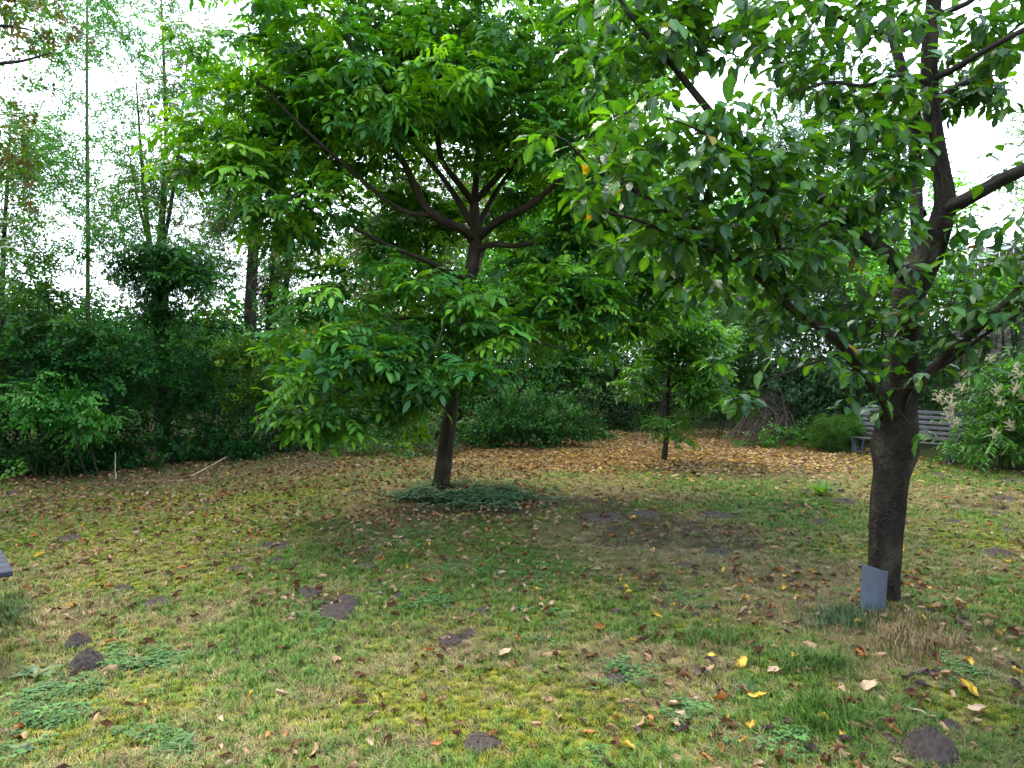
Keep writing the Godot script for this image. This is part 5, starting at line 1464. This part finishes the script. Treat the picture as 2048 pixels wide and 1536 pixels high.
func grow_herbs() -> void:
	rosette("dock_plant", "bright green dock plant with broad upright leaves left of the cherry trunk", "plant", 1645, 992, 10, 0.22, 0.075, 1.5, Color(0.1, 0.21, 0.03))
	rosette("mullein_plant", "pale grey green rosette with a pointing leaf beside the round molehill", "plant", 62, 1362, 6, 0.14, 0.045, 0.5, Color(0.1, 0.17, 0.08))
	rosette("dandelion_plant", "small bright rosette on the mossy left lawn", "plant", 418, 1136, 7, 0.09, 0.025, 0.6, Color(0.075, 0.16, 0.04))
	rosette("plantain_plant", "long leaved plantain in front of the walnut shade", "plant", 885, 1215, 8, 0.12, 0.028, 0.5, Color(0.06, 0.13, 0.05))
	rosette("small_rosette", "dark rosette at the bottom left corner of the lawn", "plant", 25, 1520, 8, 0.06, 0.03, 0.5, Color(0.045, 0.1, 0.05))
	rosette("leafy_seedling", "seedling with narrow leaves at the bottom left of the middle", "plant", 355, 1515, 9, 0.075, 0.02, 1.0, Color(0.07, 0.15, 0.05))
	rosette("bright_seedling", "bright young weed on the right lawn near the edge", "plant", 2000, 1172, 9, 0.08, 0.03, 0.8, Color(0.07, 0.16, 0.03))
	rosette("pale_seedling", "pale round leaved weed right of the middle", "plant", 1240, 1277, 6, 0.04, 0.03, 0.4, Color(0.1, 0.19, 0.08))
	# patches of clover and ground ivy nobody could count
	var cm := clover_mesh()
	var green := [Color(0.055, 0.13, 0.04), Color(0.07, 0.155, 0.04), Color(0.045, 0.1, 0.035)]
	var total := 0
	for q in [
		[80, 1430, 120, 60, 330, "broad patch of bluish green clover at the lower left edge"], [265, 1325, 90, 22, 150, "strip of clover right of the round molehill"], [620, 1245, 40, 22, 60, "clover beside the broad worn molehill"],
		[1070, 1150, 90, 26, 150, "clover patch in the green grass right of the middle"], [880, 1140, 60, 14, 60, "clover strip in front of the walnut shade"], [1085, 1250, 50, 26, 70, "round leaved clover in the middle of the lawn"], [835, 1200, 60, 22, 70, "clover around the small molehills near the middle"],
		[1480, 1400, 40, 24, 50, "clover clump at the lower right of the middle"], [1400, 1440, 60, 40, 80, "loose clover between curled leaves at the lower right"], [1250, 1345, 70, 30, 50, "sparse clover near the flat soil patch"], [1400, 1205, 60, 20, 50, "sparse clover in the brown grass"],
		[1480, 1020, 90, 14, 70, "clover in the green strip left of the dock plant"], [800, 1070, 110, 22, 120, "shaded clover at the front of the walnut mound"], [1930, 950, 90, 14, 90, "ground ivy at the foot of the flowering shrub"], [1340, 955, 90, 8, 60, "clover strip near the young walnut"], [330, 1500, 60, 20, 40, "small clover patch at the bottom left"], [1930, 1350, 60, 24, 40, "sparse clover at the right side"], [1170, 1500, 60, 20, 30, "sparse clover at the bottom middle"], [1620, 1490, 70, 24, 60, "clover at the bottom right of the middle"],
	]:
		var xf := []
		var cols := PackedColorArray()
		for i in int(q[4] * 1.5):
			var p := on_ground(q[0] + q[2] * 0.62 * rng.randfn(), clampf(q[1] + q[3] * 0.62 * rng.randfn(), 935, 1640))
			if fine.get_noise_2d(p.x * 9.0, p.z * 9.0) < 0.0:
				continue
			xf.append(Transform3D(Basis(Vector3.UP, rng.randf() * TAU).scaled_local(Vector3(1, rng.randf_range(0.4, 1.0), 1) * rng.randf_range(0.5, 1.0)), p))
			cols.append(tint(green))
		tag(crowd("clover_patch", cm, mats["herb"], xf, cols, self), q[5], "clover", "clover patches", "stuff")
	# the low mound of ivy at the walnut's foot
	var xf := []
	var cols := PackedColorArray()
	for i in 1900:
		var r := absf(rng.randfn()) * 0.6
		var an := rng.randf() * TAU
		var cx := 955.0 if i % 4 else 850.0
		var p := on_ground(cx + (130.0 if i % 4 else 60.0) * r * cos(an), 1000.0 + (24.0 if i % 4 else 18.0) * r * sin(an) - (8.0 if i % 4 == 0 else 0.0))
		if fine.get_noise_2d(p.x * 5.0, p.z * 5.0) < -0.1:
			continue
		xf.append(Transform3D(Basis(Vector3.UP, rng.randf() * TAU).scaled_local(Vector3(1.3, 1.7, 1.3) * rng.randf_range(0.6, 1.2)), p))
		cols.append(tint([Color(0.045, 0.1, 0.04), Color(0.055, 0.12, 0.045)]))
	tag(crowd("ground_ivy_mound", cm, mats["herb"], xf, cols, self), "dark low mound of ground ivy right of the walnut's foot", "ground ivy", "", "stuff")
	# long grass tufts
	for q in [[1690, 1250, 60, 26, 120, "bluish long grass tuft beside the grey tree guard", Color(0.09, 0.16, 0.08)], [1640, 1340, 70, 24, 110, "dark green long grass in front of the guard", Color(0.09, 0.18, 0.045)], [1840, 1290, 110, 45, 130, "bleached dry grass heap right of the cherry's foot", Color(0.27, 0.2, 0.13)], [1660, 1450, 70, 36, 110, "bright fresh grass tuft at the bottom right", Color(0.09, 0.2, 0.03)], [10, 1240, 26, 40, 90, "long shaded grass under the dark table", Color(0.06, 0.11, 0.035)], [2000, 955, 60, 10, 60, "green grass fringe under the flowering shrub", Color(0.07, 0.15, 0.035)], [1420, 1290, 60, 26, 70, "lush grass patch right of the middle", Color(0.1, 0.2, 0.045)]]:
		xf = []
		cols = PackedColorArray()
		for i in q[4]:
			var an := rng.randf() * TAU
			var p := on_ground(q[0] + q[2] * 0.6 * rng.randfn(), clampf(q[1] + q[3] * 0.6 * rng.randfn(), 940, 1640))
			xf.append(Transform3D(basis_along(Vector3(cos(an * 7.0), 0, sin(an * 7.0)), Vector3.UP + rnd_dir() * 0.25).scaled_local(Vector3(1.2, 1.15, 1.2) * rng.randf_range(0.4, 1.25)), p))
			cols.append(tint([q[6]]))
		tag(crowd("grass_tuft", tuft(16, 0.07, 0.0032, 0.55), mats["grass"], xf, cols, self), q[5], "grass", "", "stuff")
	# windfall fruit
	for q in [[1390, 952, .034, "pale green windfall fruit in front of the young walnut, larger of the pair"], [1400, 957, .026, "smaller brownish windfall fruit beside the pale green one"], [1358, 941, .026, "dull windfall fruit beside the leaf clump near the young walnut"], [1695, 907, .03, "yellow windfall fruit in front of the box bush"], [270, 1313, .017, "tiny tan windfall fruit behind the round molehill"]]:
		var p := on_ground(q[0], q[1])
		var a := Acc.new()
		var n := 14
		for i in 9:
			var th := PI * i / 8.0
			for j in n + 1:
				var an := TAU * j / n
				var o := Vector3(sin(th) * cos(an), cos(th), sin(th) * sin(an))
				var dim := 1.0 - 0.22 * exp(-pow(th / 0.35, 2))
				a.put(o * q[2] * dim, o, Color(0.3, 0.34, 0.09) if q[2] > 0.028 else Color(0.3, 0.2, 0.09))
		for i in 8:
			for j in n:
				var b := i * (n + 1) + j
				a.tri(b, b + 1, b + n + 2); a.tri(b, b + n + 2, b + n + 1)
		tube(a, PackedVector3Array([Vector3(0, q[2] * 0.75, 0), Vector3(0.004, q[2] * 1.25, 0.003)]), PackedFloat32Array([0.0018, 0.0014]), 5, Color(0.12, 0.08, 0.04))
		var o := MeshInstance3D.new()
		o.mesh = a.mesh()
		o.material_override = mats["herb"]
		o.name = numbered("windfall_fruit")
		add_child(o)
		o.transform = Transform3D(Basis(Vector3(1, 0, 0.3).normalized(), 0.9), p + Vector3(0, q[2] * 0.8, 0))
		tag(o, q[3], "fruit")
	# sticks
	for q in [[378, 957, 495, 906, .011, 0.12, "long pale stick leaning out of the shrubs at the left"], [228, 962, 220, 900, .009, 0.35, "pale broken stalk standing at the left lawn edge"], [315, 938, 325, 905, .006, 0.2, "short pale stalk leaning at the lawn edge right of the broken one"], [1685, 1415, 1755, 1442, .006, 0.0, "pale straight twig lying at the bottom right"], [1826, 1433, 1886, 1452, .007, 0.0, "thick pale twig lying right of the brown leaf at bottom right"], [1772, 1269, 1806, 1274, .005, 0.0, "short white twig in front of the tree guard"], [330, 966, 420, 958, .006, 0.0, "thin twig lying along the left lawn edge"]]:
		var p := on_ground(q[0], q[1])
		var e := on_ground(q[2], q[3]) if q[5] < 0.15 else p + Vector3((q[2] - q[0]) / F * -p.z, 0, -0.1)
		e.y += q[5]
		var a := Acc.new()
		var pts := PackedVector3Array()
		var rad := PackedFloat32Array()
		for i in 7:
			var s := i / 6.0
			pts.append(p.lerp(e, s) + Vector3(0, q[4] + 0.01, 0) + rnd_dir() * 0.008)
			rad.append(q[4] * (1.0 - 0.5 * s))
		tube(a, pts, rad, 6, Color(0.36, 0.27, 0.17), 0.1)
		tag(part("fallen_stick", a.mesh(), mats["straw"], self), q[6], "stick")

func tuft(blades: int, tall: float, wide: float, splay: float) -> ArrayMesh:
	var a := Acc.new()
	for i in blades:
		var an := rng.randf() * TAU
		var o := Vector3(rng.randf_range(-1, 1), 0, rng.randf_range(-1, 1)) * tall * 0.55
		var h := tall * rng.randf_range(0.55, 1.15)
		var d := Vector3(cos(an), 0, sin(an)) * h * splay * rng.randf_range(0.3, 1.6)
		var side := Vector3(-sin(an), 0, cos(an)) * wide * 0.5
		var col := Color(1, 1, 1) * rng.randf_range(0.75, 1.25)
		var n0 := (Vector3(cos(an), 0.6, sin(an)) + rnd_dir() * 0.3).normalized()
		var b0 := a.put(o - side, n0, col)
		var b1 := a.put(o + side, n0, col)
		var m0 := a.put(o + d * 0.35 + Vector3(0, h * 0.6, 0) - side * 0.8, n0, col)
		var m1 := a.put(o + d * 0.35 + Vector3(0, h * 0.6, 0) + side * 0.8, n0, col)
		var e := a.put(o + d + Vector3(0, h * 0.85, 0), n0, col)
		a.tri(b0, m0, m1); a.tri(b0, m1, b1); a.tri(m0, e, m1)
	return a.mesh()

func drop_leaves() -> void:
	var kinds := [["tan", Color(0.27, 0.17, 0.095)], ["pale", Color(0.37, 0.26, 0.165)], ["brown", Color(0.105, 0.047, 0.025)], ["orange", Color(0.34, 0.135, 0.045)], ["yellow", Color(0.52, 0.34, 0.055)], ["dark", Color(0.085, 0.055, 0.05)]]
	var shapes := []
	for k in kinds.size():
		for v in 5:
			var a := Acc.new()
			dead_leaf(a, 6, rng.randf_range(0.62, 0.95), [0.8, 1.7, 2.6, 1.2, 2.1][v], [0.9, -0.7, 0.4, 1.6, -1.2][v], rng.randf_range(-1.6, 1.6), 0.075, kinds[k][1], rng.randf_range(-0.4, 0.4))
			tube(a, PackedVector3Array([a.v[2] + Vector3(-0.3, 0.06, 0.05), a.v[2] + Vector3(-0.14, 0.02, 0), a.v[2]]), PackedFloat32Array([0.011, 0.012, 0.014]), 3, kinds[k][1] * 0.7, 0.0, false)
			shapes.append(with_normals(a))
	# places: z, density varies with the part of the lawn
	var spots := []
	var tries := 0
	while tries < 42000:
		tries += 1
		var z := -rng.randf_range(2.2, 13.5)
		var x := rng.randf_range(-9.5, 10.5)
		if absf(x) > 0.82 * -z + 0.8 or z < edge_z(x) - 0.2:
			continue
		var den := 0.10
		if x < 0.3 and z < -4.5:
			den = 0.22
		if x > 0.6 and z > -5.5:
			den = 0.26
		if z < -7.0 and x < 0.5:
			den = 0.46
		den *= 1.7 + 2.0 * bumps.get_noise_2d(x * 1.8, z * 1.8 + 70.0)
		if rng.randf() > den:
			continue
		var k := 0
		var r := rng.randf()
		if x < 0.5:
			k = 0 if r < 0.36 else 1 if r < 0.5 else 2 if r < 0.88 else 3 if r < 0.95 else 4 if r < 0.96 else 5
		else:
			k = 0 if r < 0.3 else 1 if r < 0.38 else 2 if r < 0.68 else 3 if r < 0.76 else 4 if r < 0.81 else 5
		spots.append([x, z, k, rng.randf_range(0.036, 0.078) * (1.15 if z > -5.0 and x > 0.5 else 1.0)])
	# a few that stand out in the photograph
	var special := [
		[1745, 1397, 1, .105, "large pale cream crumpled leaf in front of the cherry at bottom right"], [1955, 1402, 4, .12, "bright yellow orange folded leaf at the bottom right"], [1857, 1392, 5, .09, "nearly black curled leaf between the cream and the orange leaf"],
		[1727, 1258, 4, .06, "yellow orange leaf below the grey tree guard"], [1008, 1325, 1, .085, "cream curled leaf lying in clover at the middle"], [1075, 1191, 4, .06, "golden leaf in the green grass near the middle"],
		[212, 1300, 3, .095, "large russet curled leaf right of the molehill at the left"], [290, 1158, 2, .1, "dark brown folded leaf standing up on the left lawn"], [530, 1488, 3, .06, "russet leaf at the bottom left of the middle"], [870, 1515, 3, .06, "orange leaf at the bottom middle left of the broad molehill"],
		[1496, 1209, 4, .065, "yellow leaf lying in the brown grass left of the guard"], [1552, 1225, 1, .06, "pale yellow green leaf just right of the yellow one"], [1432, 1330, 4, .06, "yellow leaf in green grass right of the middle"], [1600, 1328, 4, .065, "pale yellow leaf in the dark green grass in front of the guard"],
		[1505, 1470, 3, .07, "small salmon leaf at the bottom right of the middle"], [1183, 1328, 2, .11, "big brown curled leaf right of the middle"], [985, 1492, 3, .055, "orange leaf standing on the bottom molehill"], [435, 1457, 1, .09, "pale winged leaf near the bottom left"], [740, 1455, 0, .075, "folded tan leaf at the bottom left of the middle"], [880, 1425, 0, .09, "upright rolled leaf at the bottom middle"],
	]
	for q in special:
		var p := on_ground(q[0], q[1])
		var o := part("fallen_leaf", shapes[q[2] * 5 + rng.randi() % 5], mats["litter"], self)
		o.transform = Transform3D((Basis(Vector3.UP, rng.randf() * TAU) * Basis(Vector3(0, 0, 1), rng.randf_range(-0.2, 0.35))).scaled_local(Vector3.ONE * q[3]), p + Vector3(0, 0.03, 0))
		tag(o, q[4], "leaf", "fallen leaves on the lawn")
	spots.sort_custom(func(u, w): return u[3] / -u[1] > w[3] / -w[1])
	var marks := []
	for q in [[165, 1342, "the round lower left molehill"], [668, 1232, "the broad worn molehill"], [10, 1240, "the dark table corner"], [967, 1229, "the oval molehill"], [897, 1287, "the dry bank molehill"], [960, 1500, "the bottom middle molehill"], [1242, 1366, "the ringed soil patch"], [1872, 1520, "the big bottom right molehill"], [1753, 1226, "the grey tree guard"], [1645, 992, "the bright dock plant"], [1660, 1450, "the bright fresh grass tuft"], [1070, 1150, "the clover right of the middle"], [418, 1136, "the dandelion on the moss"], [880, 974, "the walnut foot"], [550, 1094, "the molehill left of the shade"], [237, 1185, "the left lawn molehill"], [1442, 1106, "the flat right molehill"], [1840, 1290, "the bleached grass heap"], [2005, 1110, "the long right molehill"], [90, 1425, "the broad lower left clover"], [440, 1457, "the pale winged leaf"], [700, 1455, "the folded tan leaf"], [1480, 1400, "the lower right clover clump"], [1420, 1290, "the lush grass patch"], [1500, 1209, "the yellow leaf near the guard"], [1955, 1402, "the yellow orange folded leaf"], [1745, 1397, "the cream crumpled leaf"], [560, 1330, "the green grass at left"]]:
		marks.append([on_ground(q[0], q[1]), q[2]])
	var singles := 0
	var xf := []
	var cols := PackedColorArray()
	var names := ["curled tan leaf", "pale buff curled leaf", "brown curled leaf", "orange brown leaf", "yellow leaf", "blackish withered leaf"]
	for q in spots:
		var p := Vector3(q[0], height(q[0], q[1]), q[1])
		var inside: bool = absf(p.x / -p.z) < 0.71 and p.z < -2.75
		var b := (Basis(Vector3.UP, rng.randf() * TAU) * Basis(Vector3(1, 0, 0), rng.randf_range(-1.0, 1.0)) * Basis(Vector3(0, 0, 1), rng.randf_range(-0.4, 0.7))).scaled_local(Vector3.ONE * q[3])
		var T := Transform3D(b, p + Vector3(0, 0.012 + 0.2 * q[3], 0))
		if inside and singles < 270:
			singles += 1
			var o := part("fallen_leaf", shapes[q[2] * 5 + rng.randi() % 5], mats["litter"], self)
			o.transform = T
			var best := 1e9
			var mark := ""
			var away := Vector3.ZERO
			for l in marks:
				var v: Vector3 = p - l[0]
				if v.length_squared() < best:
					best = v.length_squared(); mark = l[1]; away = v
			var side := ("right of" if away.x > 0 else "left of") if absf(away.x) > absf(away.z) else "in front of" if away.z > 0 else "behind"
			var gap := "just " if best < 0.12 else "well " if best > 0.8 else ""
			var big := "large " if q[3] > 0.068 else "small " if q[3] < 0.046 else ""
			tag(o, "%s%s lying %s%s %s" % [big, names[q[2]], gap, side, mark], "leaf", "fallen leaves on the lawn")
		else:
			xf.append(T)
			cols.append(kinds[q[2]][1] * rng.randf_range(0.8, 1.2))
	var fa := Acc.new()
	dead_leaf(fa, 5, 0.8, 1.7, 0.9, 1.2, 0.09, Color(1, 1, 1), 0.3)
	tag(crowd("leaf_litter", with_normals(fa), mats["litter"], xf, cols, self), "many small dry leaves strewn over the farther lawn", "leaf litter", "", "stuff")
	# the yellow carpet at the far end of the lawn
	xf = []
	cols = PackedColorArray()
	var flat := Acc.new()
	dead_leaf(flat, 4, 0.68, 0.9, 0.5, 0.6, 0.04, Color(1, 1, 1), 0.2)
	var pal := [Color(0.52, 0.31, 0.13), Color(0.6, 0.38, 0.05), Color(0.55, 0.4, 0.25), Color(0.34, 0.18, 0.08), Color(0.46, 0.27, 0.13), Color(0.6, 0.45, 0.16), Color(0.24, 0.12, 0.06), Color(0.5, 0.36, 0.25)]
	tries = 0
	while tries < 60000:
		tries += 1
		var x := rng.randf_range(-3.0, 8.5)
		var z := rng.randf_range(-17.5, -8.6)
		if z < edge_z(x) - 0.3:
			continue
		var d := Vector2((x - 2.5) / 4.2, (z + 13.4) / 3.6).length()
		var keep := smoothstep(1.25, 0.45, d + 0.3 * bumps.get_noise_2d(x * 2.0, z * 2.0)) + 0.05
		if z > -10.2:
			keep *= 0.3
		if rng.randf() > keep:
			continue
		var s := rng.randf_range(0.05, 0.095)
		xf.append(Transform3D((Basis(Vector3.UP, rng.randf() * TAU) * Basis(Vector3(1, 0, 0), rng.randf_range(-0.6, 0.6))).scaled_local(Vector3.ONE * s), Vector3(x, height(x, z) + rng.randf_range(0.01, 0.035), z)))
		cols.append(tint(pal))
	for i in cols.size():
		cols[i] *= 0.62
	tag(crowd("yellow_leaf_carpet", with_normals(flat), mats["litter"], xf, cols, self), "carpet of yellow and tan fallen leaves round the young walnut", "leaf litter", "", "stuff")

func grow_grass() -> void:
	var lush := []; var lushc := PackedColorArray()
	var moss := []; var mossc := PackedColorArray()
	var dry := []; var dryc := PackedColorArray()
	var n := 0
	while n < 150000:
		n += 1
		var t := rng.randf()
		var z := -lerpf(2.25, 14.0, pow(t, 1.25))
		var half := 0.8 * -z + 0.8
		var x := rng.randf_range(-half, half)
		if rng.randf() > (half / 8.0 + 0.25) or z < edge_z(x) - 0.15:
			continue
		var bare := false
		for m in bare_spots:
			if absf(x - m.x) < m.z and Vector2(x - m.x, z - m.y).length() < m.z * rng.randf_range(0.55, 1.0):
				bare = true
				break
		if bare:
			continue
		var c := cover(x, z)
		if c.a > 0.45 and rng.randf() < 0.85:
			continue
		var s := c.r + c.g + c.b
		var r := rng.randf() * s
		var p := Vector3(x, height(x, z), z)
		var T := Transform3D(Basis(Vector3.UP, rng.randf() * TAU).scaled_local(Vector3(1, rng.randf_range(0.7, 1.25), 1) * rng.randf_range(0.75, 1.25)), p)
		var g := rng.randf_range(0.75, 1.25)
		if r < c.r:
			dry.append(T)
			dryc.append([Color(0.36, 0.27, 0.15), Color(0.27, 0.19, 0.11), Color(0.44, 0.35, 0.2), Color(0.2, 0.2, 0.07)][rng.randi() % 4] * g)
		elif r < c.r + c.g:
			moss.append(T)
			mossc.append([Color(0.28, 0.31, 0.03), Color(0.35, 0.34, 0.04), Color(0.2, 0.26, 0.03)][rng.randi() % 3] * g)
		else:
			lush.append(T)
			lushc.append([Color(0.11, 0.24, 0.045), Color(0.15, 0.29, 0.055), Color(0.08, 0.19, 0.035), Color(0.22, 0.3, 0.075)][rng.randi() % 4] * g)
	tag(crowd("grass", tuft(16, 0.042, 0.0028, 0.7), mats["grass"], lush, lushc, self), "short green grass growing in patches over the lawn", "grass", "", "stuff")
	tag(crowd("moss", tuft(30, 0.021, 0.0032, 0.9), mats["grass"], moss, mossc, self), "yellow green moss cushions in the lawn", "moss", "", "stuff")
	tag(crowd("dry_grass", tuft(16, 0.036, 0.0026, 1.5), mats["grass"], dry, dryc, self), "dry straw coloured grass lying in the lawn", "dry grass", "", "stuff")
